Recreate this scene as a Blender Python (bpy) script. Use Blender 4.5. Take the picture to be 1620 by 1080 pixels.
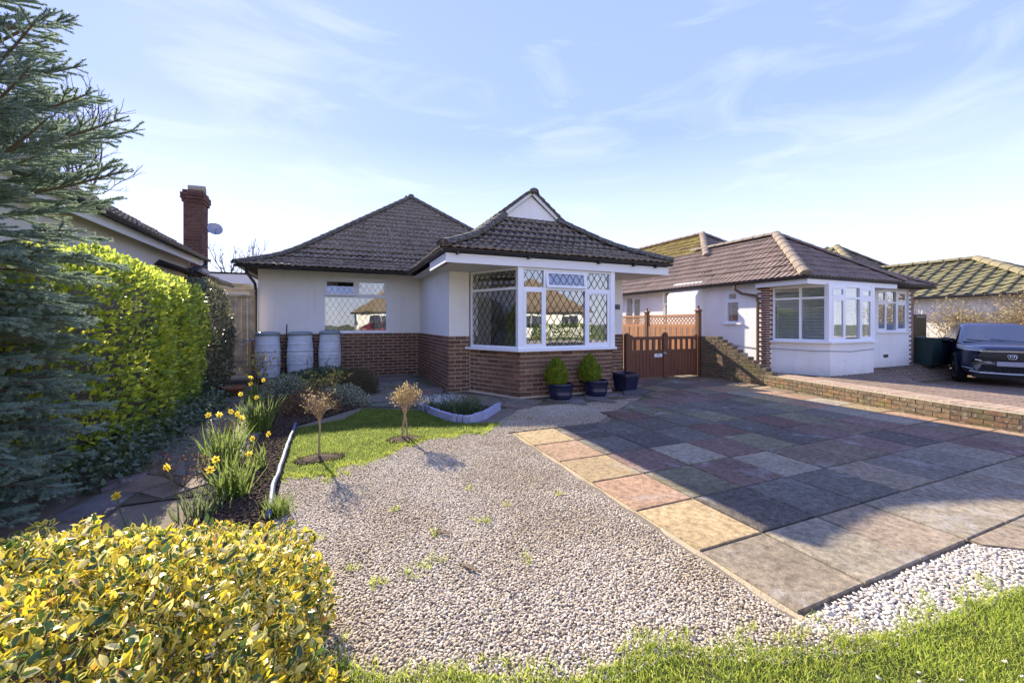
import bpy, bmesh, math, random
import numpy as np
from mathutils import Matrix, Vector, Quaternion
from math import radians as R, sin, cos, pi, atan2, hypot, sqrt, exp
random.seed(7); RNG = np.random.default_rng(11)
SC = bpy.context.scene
for o in list(bpy.data.objects): bpy.data.objects.remove(o)

# ------------------------------------------------------------------ camera, sky, sun, exposure
# site axes: +y runs up the driveway towards the houses, +x along the street, eye at (0,0,1.45)
YAW = atan2(270, 640)
cd = bpy.data.cameras.new('camera'); cam = bpy.data.objects.new('camera', cd); SC.collection.objects.link(cam)
cam.location = (0, 0, 1.45); cam.rotation_euler = (R(90), 0, -YAW)
cd.sensor_width = 36; cd.lens = 36*640/1620; cd.shift_y = -29/1620; cd.clip_start = .05; cd.clip_end = 2000
SC.camera = cam

SUN_EL = R(28.3); SUN_H = Vector((-.23, .97)).normalized()
sun_vec = Vector((SUN_H.x*cos(SUN_EL), SUN_H.y*cos(SUN_EL), sin(SUN_EL)))
sl = bpy.data.lights.new('sun', 'SUN'); sl.energy = 3.45; sl.angle = R(.6); sl.color = (1, .89, .73)
so = bpy.data.objects.new('sun', sl); SC.collection.objects.link(so)
so.rotation_euler = sun_vec.to_track_quat('Z', 'Y').to_euler()

W = bpy.data.worlds.new('World'); SC.world = W; W.use_nodes = True
nt = W.node_tree; nt.nodes.clear()
def wn(t, **k):
    n = nt.nodes.new(t)
    for a, b in k.items(): setattr(n, a, b)
    return n
sky = wn('ShaderNodeTexSky', sky_type='NISHITA', sun_disc=False, sun_elevation=SUN_EL,
         sun_rotation=atan2(SUN_H.x, SUN_H.y), air_density=1.0, dust_density=0.15, ozone_density=3.0)
geo = wn('ShaderNodeNewGeometry'); 
mapn = wn('ShaderNodeMapping'); mapn.inputs['Scale'].default_value = (1.3, 2.2, 7.0); mapn.inputs['Rotation'].default_value = (R(6), R(-14), R(20))
tc = wn('ShaderNodeTexCoord')
nt.links.new(tc.outputs['Generated'], mapn.inputs['Vector'])
nz = wn('ShaderNodeTexNoise'); nz.inputs['Scale'].default_value = 1.6; nz.inputs['Detail'].default_value = 13; nz.inputs['Roughness'].default_value = .58
nz.inputs['Distortion'].default_value = .9
nt.links.new(mapn.outputs[0], nz.inputs['Vector'])
cr = wn('ShaderNodeValToRGB'); cr.color_ramp.elements[0].position = .50; cr.color_ramp.elements[1].position = .86
cr.color_ramp.elements[0].color = (0, 0, 0, 1); cr.color_ramp.elements[1].color = (.42, .42, .42, 1)
nt.links.new(nz.outputs['Fac'], cr.inputs['Fac'])
# Nishita sky evened out towards the photograph's periwinkle blue that pales to the horizon
gm = wn('ShaderNodeGamma'); gm.inputs['Gamma'].default_value = .55
nt.links.new(sky.outputs[0], gm.inputs['Color'])
tint0 = wn('ShaderNodeMix', data_type='RGBA', blend_type='MULTIPLY'); tint0.inputs['Factor'].default_value = 1
tint0.inputs['B'].default_value = (2.6, 2.5, 3.0, 1)
nt.links.new(gm.outputs[0], tint0.inputs['A'])
sep = wn('ShaderNodeSeparateXYZ'); nt.links.new(tc.outputs['Generated'], sep.inputs[0])
gr = wn('ShaderNodeValToRGB'); e = gr.color_ramp.elements; e.new(.22); e.new(.5)
for q, (p, c) in enumerate(((0, (.70, .76, .91)), (.14, (.55, .63, .90)), (.40, (.225, .31, .80)), (1, (.19, .265, .70)))): e[q].position = p; e[q].color = (*[k*.95 for k in c], 1)
nt.links.new(sep.outputs['Z'], gr.inputs['Fac'])
sc10 = wn('ShaderNodeMix', data_type='RGBA', blend_type='MULTIPLY'); sc10.inputs['Factor'].default_value = 1; sc10.inputs['B'].default_value = (4.7, 4.7, 4.7, 1)
nt.links.new(gr.outputs[0], sc10.inputs['A'])
tint = wn('ShaderNodeMix', data_type='RGBA'); tint.inputs['Factor'].default_value = .88
nt.links.new(tint0.outputs['Result'], tint.inputs['A']); nt.links.new(sc10.outputs['Result'], tint.inputs['B'])
mx = wn('ShaderNodeMix', data_type='RGBA'); mx.inputs['B'].default_value = (3.3, 3.45, 3.8, 1)
nt.links.new(cr.outputs[0], mx.inputs['Factor']); nt.links.new(tint.outputs['Result'], mx.inputs['A'])
bg = wn('ShaderNodeBackground'); bg.inputs['Strength'].default_value = .1
nt.links.new(mx.outputs['Result'], bg.inputs['Color'])
wo = wn('ShaderNodeOutputWorld'); nt.links.new(bg.outputs[0], wo.inputs['Surface'])

SC.view_settings.view_transform = 'Standard'; SC.view_settings.look = 'None'
SC.view_settings.gamma = 1; SC.view_settings.use_curve_mapping = False
SC.view_settings.exposure = 2.0
SC.cycles.max_bounces = 8; SC.cycles.transparent_max_bounces = 16
SC.cycles.caustics_reflective = False; SC.cycles.caustics_refractive = False

# ------------------------------------------------------------------ helpers: objects
WM = {}
def put(o, parent=None, world=None):
    world = world or Matrix()
    SC.collection.objects.link(o)
    if parent is not None:
        o.parent = parent; o.matrix_parent_inverse = WM[parent].inverted()
    o.matrix_basis = world; WM[o] = world
    return o
def tag(o, label=None, cat=None, group=None, kind=None):
    if label: o['label'] = label
    if cat: o['category'] = cat
    if group: o['group'] = group
    if kind: o['kind'] = kind
    return o
def thing(name, label, cat, loc=(0, 0, 0), group=None, rz=0):
    o = bpy.data.objects.new(name, None); o.empty_display_size = .2
    put(o, None, Matrix.Translation(loc) @ Matrix.Rotation(rz, 4, 'Z'))
    return tag(o, label, cat, group)
def obj(name, me, parent=None, world=None, color=None):
    o = bpy.data.objects.new(name, me); put(o, parent, world)
    if color: o.color = (*color, 1)
    return o
def kids(o):
    return [c for c in bpy.data.objects if c.parent is o]
def copy_tree(o, world=None, parent=None):
    c = o.copy(); SC.collection.objects.link(c)
    if parent is not None: c.parent = parent
    if world is not None: c.matrix_basis = world
    WM[c] = world if world is not None else WM.get(o, Matrix())
    for k in kids(o): copy_tree(k, None, c)
    return c

class MB:
    def __init__(s): s.v = []; s.f = []
    def add(s, vs, fs):
        b = len(s.v); s.v += [tuple(p) for p in vs]; s.f += [tuple(i+b for i in f) for f in fs]
    def box(s, x0, x1, y0, y1, z0, z1, m=None):
        vs = [Vector(p) for p in ((x0,y0,z0),(x1,y0,z0),(x1,y1,z0),(x0,y1,z0),(x0,y0,z1),(x1,y0,z1),(x1,y1,z1),(x0,y1,z1))]
        if m: vs = [m @ p for p in vs]
        s.add(vs, ((0,3,2,1),(4,5,6,7),(0,1,5,4),(1,2,6,5),(2,3,7,6),(3,0,4,7)))
        return s
    def prism(s, poly, z0, z1, m=None):
        n = len(poly)
        a = sum(poly[i][0]*poly[(i+1)%n][1]-poly[(i+1)%n][0]*poly[i][1] for i in range(n))
        if a < 0: poly = poly[::-1]
        vs = [Vector((p[0], p[1], z0)) for p in poly]+[Vector((p[0], p[1], z1)) for p in poly]
        if m: vs = [m @ p for p in vs]
        s.add(vs, [tuple(range(n))[::-1], tuple(range(n, 2*n))]+[(i, (i+1)%n, (i+1)%n+n, i+n) for i in range(n)])
        return s
    def tube(s, pts, rad, n=6, cap=True):
        pts = [Vector(p) for p in pts]
        if not isinstance(rad, (list, tuple)): rad = [rad]*len(pts)
        rings = []; ref = None
        for i, p in enumerate(pts):
            t = (pts[min(i+1, len(pts)-1)]-pts[max(i-1, 0)])
            if t.length < 1e-9: t = Vector((0, 0, 1))
            t.normalize()
            if ref is None: ref = t.orthogonal().normalized()
            ref = (ref - t*ref.dot(t))
            if ref.length < 1e-6: ref = t.orthogonal()
            ref.normalize(); b = t.cross(ref)
            rings.append([p+(ref*cos(2*pi*k/n)+b*sin(2*pi*k/n))*rad[i] for k in range(n)])
        vs = [q for r in rings for q in r]; fs = []
        for i in range(len(pts)-1):
            for k in range(n):
                fs.append((i*n+k, i*n+(k+1)%n, (i+1)*n+(k+1)%n, (i+1)*n+k))
        if cap and n > 2:
            fs.append(tuple(range(n))[::-1]); fs.append(tuple(range((len(pts)-1)*n, len(pts)*n)))
        s.add(vs, fs); return s
    def lathe(s, prof, n=20, m=None, cap=True):
        vs = []; fs = []
        for r, z in prof:
            for k in range(n): vs.append(Vector((r*cos(2*pi*k/n), r*sin(2*pi*k/n), z)))
        for i in range(len(prof)-1):
            for k in range(n): fs.append((i*n+k, i*n+(k+1)%n, (i+1)*n+(k+1)%n, (i+1)*n+k))
        if cap:
            fs.append(tuple(range(n))[::-1]); fs.append(tuple(range((len(prof)-1)*n, len(prof)*n)))
        if m: vs = [m @ p for p in vs]
        s.add(vs, fs); return s
    def grid(s, nx, ny, fn):
        vs = [fn(i/(nx), j/(ny)) for j in range(ny+1) for i in range(nx+1)]
        fs = [(j*(nx+1)+i, j*(nx+1)+i+1, (j+1)*(nx+1)+i+1, (j+1)*(nx+1)+i) for j in range(ny) for i in range(nx)]
        s.add(vs, fs); return s
    def mesh(s, name, mat, smooth=False):
        me = bpy.data.meshes.new(name); me.from_pydata(s.v, [], s.f)
        if mat: me.materials.append(mat)
        if smooth: me.shade_smooth()
        me.update(); return me
    def build(s, name, mat, parent=None, smooth=False, world=None, color=None):
        return obj(name, s.mesh(name, mat, smooth), parent, world, color)

def np_mesh(name, V, F, mat, smooth=False):
    """V (n,3), F (m,k) -> mesh"""
    V = np.ascontiguousarray(V, dtype=np.float32); F = np.ascontiguousarray(F, dtype=np.int32)
    me = bpy.data.meshes.new(name); m, k = F.shape
    me.vertices.add(len(V)); me.vertices.foreach_set('co', V.ravel())
    me.loops.add(m*k); me.loops.foreach_set('vertex_index', F.ravel())
    me.polygons.add(m); me.polygons.foreach_set('loop_start', np.arange(0, m*k, k, dtype=np.int32))
    me.polygons.foreach_set('loop_total', np.full(m, k, dtype=np.int32))
    if smooth: me.polygons.foreach_set('use_smooth', np.ones(m, dtype=bool))
    if mat: me.materials.append(mat)
    me.update(calc_edges=True); return me

def unit(a): return a/np.maximum(np.linalg.norm(a, axis=1, keepdims=True), 1e-9)
def rdir(n): return unit(RNG.normal(size=(n, 3)))
def scatter(tv, tf, pos, yd, zd, sc):
    """copies of a template (length along y, face normal z) -> V, F"""
    tv = np.asarray(tv, float); tf = np.asarray(tf, int); n = len(pos)
    y = unit(yd); x = unit(np.cross(y, zd)); z = np.cross(x, y)
    sc = np.asarray(sc, float)
    if sc.ndim == 1: sc = np.repeat(sc[:, None], 3, 1)
    T = tv[None]*sc[:, None, :]
    V = pos[:, None, :]+T[..., 0:1]*x[:, None]+T[..., 1:2]*y[:, None]+T[..., 2:3]*z[:, None]
    F = tf[None]+(np.arange(n)*len(tv))[:, None, None]
    return V.reshape(-1, 3), F.reshape(-1, tf.shape[1])
LEAF_V = [(0,0,0), (-.26,.3,.05), (0,.32,-.02), (.26,.3,.05), (-.24,.66,.03), (0,.68,-.03), (.24,.66,.03), (0,1,-.1)]
LEAF_F = [(0,2,1),(0,3,2),(1,2,5),(1,5,4),(2,3,6),(2,6,5),(4,5,7),(5,6,7)]
SLEAF_V = [(0,0,0), (-.25,.45,.06), (.25,.45,.06), (0,1,-.06)]
SLEAF_F = [(0,2,1), (1,2,3)]
def pip(poly, P):
    x, y = P[:, 0], P[:, 1]; ins = np.zeros(len(P), bool); n = len(poly)
    for i in range(n):
        x0, y0 = poly[i]; x1, y1 = poly[(i+1) % n]
        if y0 == y1: continue
        c = ((y0 > y) != (y1 > y)) & (x < (x1-x0)*(y-y0)/(y1-y0)+x0)
        ins ^= c
    return ins
def in_poly(poly, dens, jitter=1.0):
    p = np.array(poly); lo, hi = p.min(0), p.max(0); s = 1/sqrt(dens)
    gx, gy = np.meshgrid(np.arange(lo[0], hi[0], s), np.arange(lo[1], hi[1], s))
    P = np.stack([gx.ravel(), gy.ravel()], 1)+(RNG.random((gx.size, 2))-.5)*s*jitter*1.6
    return P[pip(poly, P)]
def G(x, y, z=0.0):
    """ground point under a pixel of the 1620 px photograph: used only to lay the plan out"""
    dx = (x-810)/640; c, s = cos(YAW), sin(YAW); t = (z-1.45)/(-(y-511)/640)
    return ((dx*c+s)*t, (-dx*s+c)*t)
def vnoise(P, sc, seed=0):
    """cheap smooth noise in [-1,1]"""
    r = np.random.default_rng(seed); a = np.zeros(len(P))
    for k in range(6):
        w = r.normal(size=P.shape[1])*sc*(1+.35*k); a += np.sin(P@w+r.random()*6.28)/(1+.35*k)
    return a/3

# ------------------------------------------------------------------ helpers: materials
def nodes(name):
    m = bpy.data.materials.new(name); m.use_nodes = True
    t = m.node_tree; t.nodes.clear(); return m, t
def N(t, typ, ins=None, **k):
    n = t.nodes.new(typ)
    for a, b in k.items(): setattr(n, a, b)
    for a, b in (ins or {}).items():
        if isinstance(b, bpy.types.NodeSocket): t.links.new(b, n.inputs[a])
        else: n.inputs[a].default_value = b
    return n
def rgb(c): return (c[0], c[1], c[2], 1)
def noise(t, scale, detail=4, rough=.55, vec=None, dist=0):
    if vec is None: vec = N(t, 'ShaderNodeNewGeometry').outputs['Position']
    return N(t, 'ShaderNodeTexNoise', {'Vector': vec, 'Scale': scale, 'Detail': detail, 'Roughness': rough, 'Distortion': dist}).outputs['Fac']
def ramp(t, fac, stops, interp='LINEAR'):
    n = N(t, 'ShaderNodeValToRGB', {'Fac': fac}); e = n.color_ramp.elements; n.color_ramp.interpolation = interp
    while len(e) < len(stops): e.new(.5)
    for i, (p, c) in enumerate(stops):
        e[i].position = p; e[i].color = rgb(c) if not isinstance(c, (int, float)) else (c, c, c, 1)
    return n.outputs['Color']
def mixc(t, a, b, fac, mode='MIX'):
    n = N(t, 'ShaderNodeMix', data_type='RGBA', blend_type=mode)
    for s, v in (('Factor', fac), ('A', a), ('B', b)):
        if isinstance(v, bpy.types.NodeSocket): t.links.new(v, n.inputs[s])
        else: n.inputs[s].default_value = rgb(v) if isinstance(v, (tuple, list)) else v
    return n.outputs['Result']
def bump(t, h, strength, dist=.01):
    return N(t, 'ShaderNodeBump', {'Height': h, 'Strength': strength, 'Distance': dist}).outputs['Normal']
def math_(t, op, a, b=0.0):
    return N(t, 'ShaderNodeMath', {0: a, 1: b}, operation=op).outputs[0]
def finish(m, t, col, rough=.7, norm=None, spec=.4, metal=0, coat=0, extra=None):
    p = N(t, 'ShaderNodeBsdfPrincipled', {'Roughness': rough, 'Specular IOR Level': spec, 'Metallic': metal, 'Coat Weight': coat})
    if isinstance(col, bpy.types.NodeSocket): t.links.new(col, p.inputs['Base Color'])
    else: p.inputs['Base Color'].default_value = rgb(col)
    if norm is not None: t.links.new(norm, p.inputs['Normal'])
    N(t, 'ShaderNodeOutputMaterial', {'Surface': p.outputs[0]}); return m
def plain(name, col, rough=.6, var=.12, scale=5, bmp=0., bscale=120, spec=.4, metal=0, coat=0, dirt=None, dscale=2, damt=.5):
    """base colour with a broad and a fine mottle, optional stains and fine relief"""
    m, t = nodes(name)
    f = noise(t, scale, 5); c = mixc(t, [k*(1-var) for k in col], [min(1, k*(1+var)) for k in col], f)
    if dirt:
        d = ramp(t, noise(t, dscale, 6, .65), [(.48, 0.), (.72, damt)]); c = mixc(t, c, dirt, d)
    nb = bump(t, noise(t, bscale, 3), bmp) if bmp else None
    return finish(m, t, c, rough, nb, spec, metal, coat)
def rnd(t):
    """one random number per object or per loose piece"""
    a = N(t, 'ShaderNodeObjectInfo').outputs['Random']; b = N(t, 'ShaderNodeNewGeometry').outputs['Random Per Island']
    return math_(t, 'FRACT', math_(t, 'ADD', a, b))
def wallmat(name, col, stain, damt=.3, bmp=.14, bscale=200):
    """painted render: faint mottle, rain streaks running down, grime splashed up from the ground, hairline relief"""
    m, t = nodes(name)
    c = mixc(t, [k*.97 for k in col], [min(1, k*1.02) for k in col], noise(t, 1.5, 5))
    pos = N(t, 'ShaderNodeNewGeometry').outputs['Position']
    st = N(t, 'ShaderNodeMapping', {'Vector': pos, 'Scale': (7, 7, .55)}).outputs[0]
    c = mixc(t, c, stain, ramp(t, noise(t, 1.4, 6, .6, st), [(.52, 0.), (.74, damt)]))
    c = mixc(t, c, stain, ramp(t, noise(t, 1.1, 6, .65), [(.5, 0.), (.75, damt)]))
    z = N(t, 'ShaderNodeSeparateXYZ', {0: pos}).outputs[2]
    lowb = ramp(t, math_(t, 'ADD', math_(t, 'MULTIPLY', z, 1.0), math_(t, 'MULTIPLY', noise(t, 5, 5, .7), .35)), [(.30, .55), (.62, 0.)])
    c = mixc(t, c, [k*.72 for k in stain], lowb)
    nb = bump(t, noise(t, bscale, 4, .6), bmp, .004)
    return finish(m, t, c, .88, nb, .2)
def pieces(name, stops, rough=.8, var=.2, scale=14, bmp=.3, bscale=90, spots=None, sscale=40, slo=.56, shi=.7, samt=.8, spec=.3, moss=None, mscale=3, mlo=.5, mhi=.7):
    """bricks, tiles, slabs: a colour for each piece, mottled, with lichen spots and moss"""
    m, t = nodes(name)
    c = ramp(t, rnd(t), stops); f = noise(t, scale, 5, .6)
    c = mixc(t, c, ramp(t, f, [(.25, 1-var*2), (.75, 1+var)]), 1.0, 'MULTIPLY')
    if moss: c = mixc(t, c, moss, ramp(t, noise(t, mscale, 5, .6), [(mlo, 0.), (mhi, .85)]))
    if spots: c = mixc(t, c, spots, ramp(t, noise(t, sscale, 3, .7), [(slo, 0.), (shi, samt)]))
    nb = bump(t, noise(t, bscale, 4, .6), bmp, .006)
    return finish(m, t, c, rough, nb, spec)
def leafmat(name, stops, trans=.35, rough=.45, spec=.4, var=True, vein=None, patch=None):
    m, t = nodes(name)
    c = ramp(t, N(t, 'ShaderNodeNewGeometry').outputs['Random Per Island'], stops)
    if patch: c = mixc(t, c, ramp(t, noise(t, patch[0], 4, .6), [(.35, patch[1]), (.65, (1.1, 1.1, 1.0))]), 1.0, 'MULTIPLY')
    if vein: c = mixc(t, c, vein[0], ramp(t, noise(t, vein[1], 2), [(vein[2], 0.), (vein[2]+.06, 1.)]))
    p = N(t, 'ShaderNodeBsdfPrincipled', {'Base Color': c, 'Roughness': rough, 'Specular IOR Level': spec})
    tr = N(t, 'ShaderNodeBsdfTranslucent', {'Color': mixc(t, c, (1, 1, .55), .12)})
    mxs = N(t, 'ShaderNodeMixShader', {'Fac': trans, 1: p.outputs[0], 2: tr.outputs[0]})
    N(t, 'ShaderNodeOutputMaterial', {'Surface': mxs.outputs[0]}); return m
def objcol(name, rough=.85, var=.2, scale=9, bmp=.3, bscale=150, stain=None, stscale=1.8, stlo=.56, sthi=.66, sta=.7, fleck=None):
    """colour set on the object itself, so alike pieces can share one mesh"""
    m, t = nodes(name)
    c = N(t, 'ShaderNodeObjectInfo').outputs['Color']
    c = mixc(t, c, ramp(t, noise(t, scale, 6, .62), [(.25, 1-var*1.6), (.75, 1+var)]), 1.0, 'MULTIPLY')
    c = mixc(t, c, ramp(t, noise(t, 2.3, 4, .6, dist=.6), [(.3, .72), (.65, 1.1)]), .8, 'MULTIPLY')
    if stain: c = mixc(t, c, stain, ramp(t, noise(t, stscale, 8, .68, dist=1.2), [(stlo, 0.), (sthi, sta)]))
    c = mixc(t, c, ramp(t, noise(t, 60, 5, .75), [(.36, .62), (.5, 1.0), (.66, 1.22)]), .75, 'MULTIPLY')
    if fleck: c = mixc(t, c, fleck, ramp(t, noise(t, 170, 2, .5), [(.62, 0.), (.7, .5)]))
    nb = bump(t, noise(t, bscale, 4, .6), bmp, .004)
    return finish(m, t, c, rough, nb, .25)
# ------------------------------------------------------------------ materials
M = {}
M['render'] = wallmat('cream_render', (.91, .875, .80), (.70, .65, .56), .34)
M['render2'] = wallmat('white_render', (.88, .858, .81), (.68, .64, .56), .34, .2, 60)
M['render3'] = plain('pebble_cream_render', (.72, .66, .55), .9, .08, 3, .3, 120, .2)
M['upvc'] = plain('white_upvc', (.86, .87, .88), .35, .02, 3, 0, spec=.5)
M['white_paint'] = plain('white_painted_board', (.83, .83, .82), .5, .03, 2, .05, 90)
M['soffit'] = plain('cream_soffit', (.76, .73, .66), .7, .05, 2)
M['black_plastic'] = plain('black_gutter_plastic', (.02, .018, .02), .4, .2, 6, 0, spec=.5)
M['dark_timber'] = plain('dark_eaves_timber', (.03, .024, .02), .8, .3, 8)
M['lead'] = plain('lead_came', (.035, .033, .035), .5, .2, 30)
M['mortar'] = plain('mortar', (.66, .56, .44), .95, .18, 22, .5, 160, .1)
M['brick'] = pieces('house_brick', [(0, (.145, .075, .048)), (.3, (.23, .118, .072)), (.6, (.19, .112, .07)), (.85, (.27, .14, .083)), (1, (.31, .17, .098))], .9, .28, 24, .5, 130)
M['old_brick'] = pieces('old_wall_brick', [(0, (.13, .10, .062)), (.4, (.20, .15, .09)), (.7, (.155, .115, .07)), (1, (.27, .15, .085))], .95, .3, 18, .6, 110,
                        spots=(.42, .37, .28), sscale=22, slo=.60, shi=.66, samt=.7, moss=(.16, .15, .045), mscale=4, mlo=.5, mhi=.72)
M['coping'] = pieces('coping_brick', [(0, (.36, .27, .18)), (.5, (.43, .33, .23)), (1, (.38, .25, .17))], .95, .2, 16, .4, 110)
M['old_mortar'] = plain('old_mortar', (.36, .31, .22), .95, .25, 20, .5, 140, .1)
M['quoin'] = pieces('quoin_brick', [(0, (.17, .055, .032)), (.5, (.24, .08, .042)), (1, (.19, .085, .05))], .9, .2, 20, .4, 120)
M['stack_brick'] = pieces('stack_brick', [(0, (.095, .045, .038)), (.5, (.13, .062, .048)), (1, (.16, .085, .062))], .9, .2, 20, .4, 120)
M['tile'] = pieces('dark_roof_tile', [(0, (.135, .092, .056)), (.5, (.215, .152, .092)), (1, (.17, .128, .074))], .92, .3, 16, .5, 90,
                   spots=(.52, .44, .33), sscale=22, slo=.51, shi=.64, samt=.75, moss=(.12, .10, .04), mscale=2.2, mlo=.52, mhi=.72)
M['deck'] = plain('roof_underlay', (.02, .017, .015), .95, .2, 4)
M['hip'] = pieces('hip_tile', [(0, (.15, .13, .10)), (.5, (.20, .17, .125)), (1, (.16, .145, .10))], .95, .25, 14, .5, 90,
                  spots=(.42, .38, .28), sscale=22, slo=.54, shi=.66, samt=.6, moss=(.11, .10, .045), mscale=3, mlo=.5, mhi=.7)
M['hip_dark'] = pieces('dark_hip_tile', [(0, (.085, .075, .06)), (.5, (.11, .097, .078)), (1, (.10, .09, .06))], .95, .25, 14, .5, 90,
                  spots=(.40, .37, .29), sscale=24, slo=.52, shi=.66, samt=.7, moss=(.10, .085, .035), mscale=3, mlo=.5, mhi=.7)
M['tile2'] = pieces('brown_roof_tile', [(0, (.20, .145, .11)), (.5, (.24, .175, .135)), (1, (.28, .195, .145))], .92, .2, 16, .4, 90,
                    spots=(.30, .25, .19), sscale=30, slo=.58, shi=.7, samt=.5)
M['tile2_moss'] = pieces('ochre_mossed_tile', [(0, (.20, .15, .06)), (.5, (.27, .20, .07)), (1, (.17, .13, .07))], .95, .25, 16, .4, 90, moss=(.36, .27, .04), mscale=4, mlo=.4, mhi=.62)
M['tile3'] = pieces('green_mossed_tile', [(0, (.14, .13, .07)), (.5, (.18, .165, .085)), (1, (.125, .115, .072))], .95, .25, 14, .4, 90, moss=(.20, .18, .075), mscale=3, mlo=.45, mhi=.65)
M['hip2'] = pieces('pale_hip_tile', [(0, (.24, .19, .145)), (.5, (.29, .23, .175)), (1, (.25, .205, .145))], .95, .2, 14, .5, 90)
M['hip3'] = pieces('mossy_hip_tile', [(0, (.25, .215, .125)), (1, (.20, .175, .10))], .95, .2, 14, .5, 90)
M['interior'] = plain('room_wall', (.74, .66, .54), .9, .05, 2)
M['carpet'] = plain('room_floor', (.34, .26, .19), .95, .1, 4)
M['curtain'] = plain('cream_curtain', (.80, .74, .64), .9, .1, 9)
M['gate_brown'] = plain('brown_woodstain', (.165, .068, .034), .6, .3, 16, .25, 60, .35, dirt=(.11, .06, .04), dscale=9, damt=.5)
M['fence_brown'] = plain('tan_woodstain', (.46, .22, .095), .65, .2, 8, .15, 60, .3)
M['fence_new'] = pieces('treated_softwood', [(0, (.58, .45, .25)), (.5, (.66, .52, .31)), (1, (.54, .42, .24))], .85, .22, 6, .25, 70)
M['sleeper'] = plain('weathered_timber', (.42, .36, .24), .9, .25, 6, .4, 60)
M['sleeper_dark'] = plain('dark_weathered_timber', (.09, .075, .055), .9, .25, 6, .4, 60)
M['metal'] = plain('galvanised_metal', (.34, .34, .35), .5, .1, 8, 0, metal=.9)
M['copper'] = plain('weathered_copper_pipe', (.30, .13, .055), .5, .2, 20, 0, metal=.4)
M['butt'] = plain('grey_plastic_butt', (.70, .73, .75), .5, .07, 2.5, .03, 30, .4, dirt=(.36, .38, .36), dscale=3.2, damt=.5)
M['butt_lid'] = plain('green_grey_lid', (.26, .31, .30), .5, .12, 5, .05, 40)
M['navy_pot'] = plain('navy_glazed_plastic', (.012, .014, .045), .28, .2, 7, 0, spec=.6, dirt=(.05, .055, .075), dscale=6, damt=.5)
M['soil'] = plain('garden_soil', (.075, .052, .037), 1, .4, 18, .9, 50, .1)
M['terracotta'] = plain('terracotta', (.30, .12, .06), .85, .2, 6, .2, 50)
M['blue_edging'] = plain('faded_blue_edging', (.085, .105, .18), .6, .15, 9, .1, 50, dirt=(.15, .17, .21), dscale=5, damt=.4)
M['grey_edging'] = plain('grey_blue_log_edging', (.36, .38, .53), .75, .14, 9, .25, 70, dirt=(.2, .2, .22), dscale=7, damt=.5)
M['bark'] = plain('brown_bark', (.15, .105, .07), .95, .3, 25, .6, 70)
M['pale_bark'] = plain('pale_dry_bark', (.36, .26, .15), .9, .25, 30, .5, 90)
M['grey_bark'] = plain('grey_twig_bark', (.115, .095, .085), .95, .25, 20, .3, 60)
M['slab'] = objcol('paving_slab', .88, .40, 19, .5, 110, stain=(.40, .38, .34), stscale=2.1, stlo=.56, sthi=.72, sta=.55, fleck=(.5, .47, .42))
M['paver'] = pieces('block_paver', [(0, (.19, .135, .095)), (.5, (.25, .18, .125)), (1, (.21, .16, .125))], .92, .22, 14, .35, 100)
M['crazy'] = objcol('crazy_paving_stone', .9, .25, 6, .5, 80, stain=(.12, .13, .06), stscale=2.2, stlo=.5, sthi=.66, sta=.6)
M['joint'] = plain('dark_paving_joint', (.12, .10, .068), 1, .4, 12, .6, 60, .1, dirt=(.11, .12, .04), dscale=3, damt=.7)
M['haunch'] = plain('sandy_concrete', (.38, .31, .20), .95, .22, 6, .6, 60, .2, dirt=(.20, .17, .09), dscale=3, damt=.7)
M['lawn'] = plain('lawn_ground', (.08, .095, .025), 1, .35, 9, .6, 40, .1, dirt=(.10, .085, .04), dscale=2.5, damt=.6)
M['earth'] = plain('stony_earth', (.20, .165, .12), 1, .3, 14, .7, 60, .1)

# ------------------------------------------------------------------ ground
def sheet(name, poly, z, mat, kind='structure', parent=None):
    m = MB(); n = len(poly)
    m.add([(p[0], p[1], z) for p in poly], [tuple(range(n))]); o = m.build(name, mat, parent); o['kind'] = kind; return o
M['far_ground'] = plain('far_ground', (.10, .11, .045), 1, .3, .3, 0)
M['asphalt'] = plain('road_asphalt', (.055, .055, .058), .9, .2, 30, .3, 200)
M['pavement'] = plain('concrete_pavement', (.33, .31, .28), .9, .12, 4, .2, 120)
m = MB()
for x0, x1, y0, y1 in ((-400, 9.4, -400, 400), (22, 400, -400, 400), (9.4, 22, -400, -.9), (9.4, 22, 8, 400)): m.add([(x0, y0, -.06), (x1, y0, -.06), (x1, y1, -.06), (x0, y1, -.06)], [(0, 1, 2, 3)])
m.build('ground', M['far_ground'])['kind'] = 'structure'
sheet('soil_ground', [(-3.2, -.6), (9.2, -.6), (9.2, 20), (-3.2, 20)], -.022, M['earth'])

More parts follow.
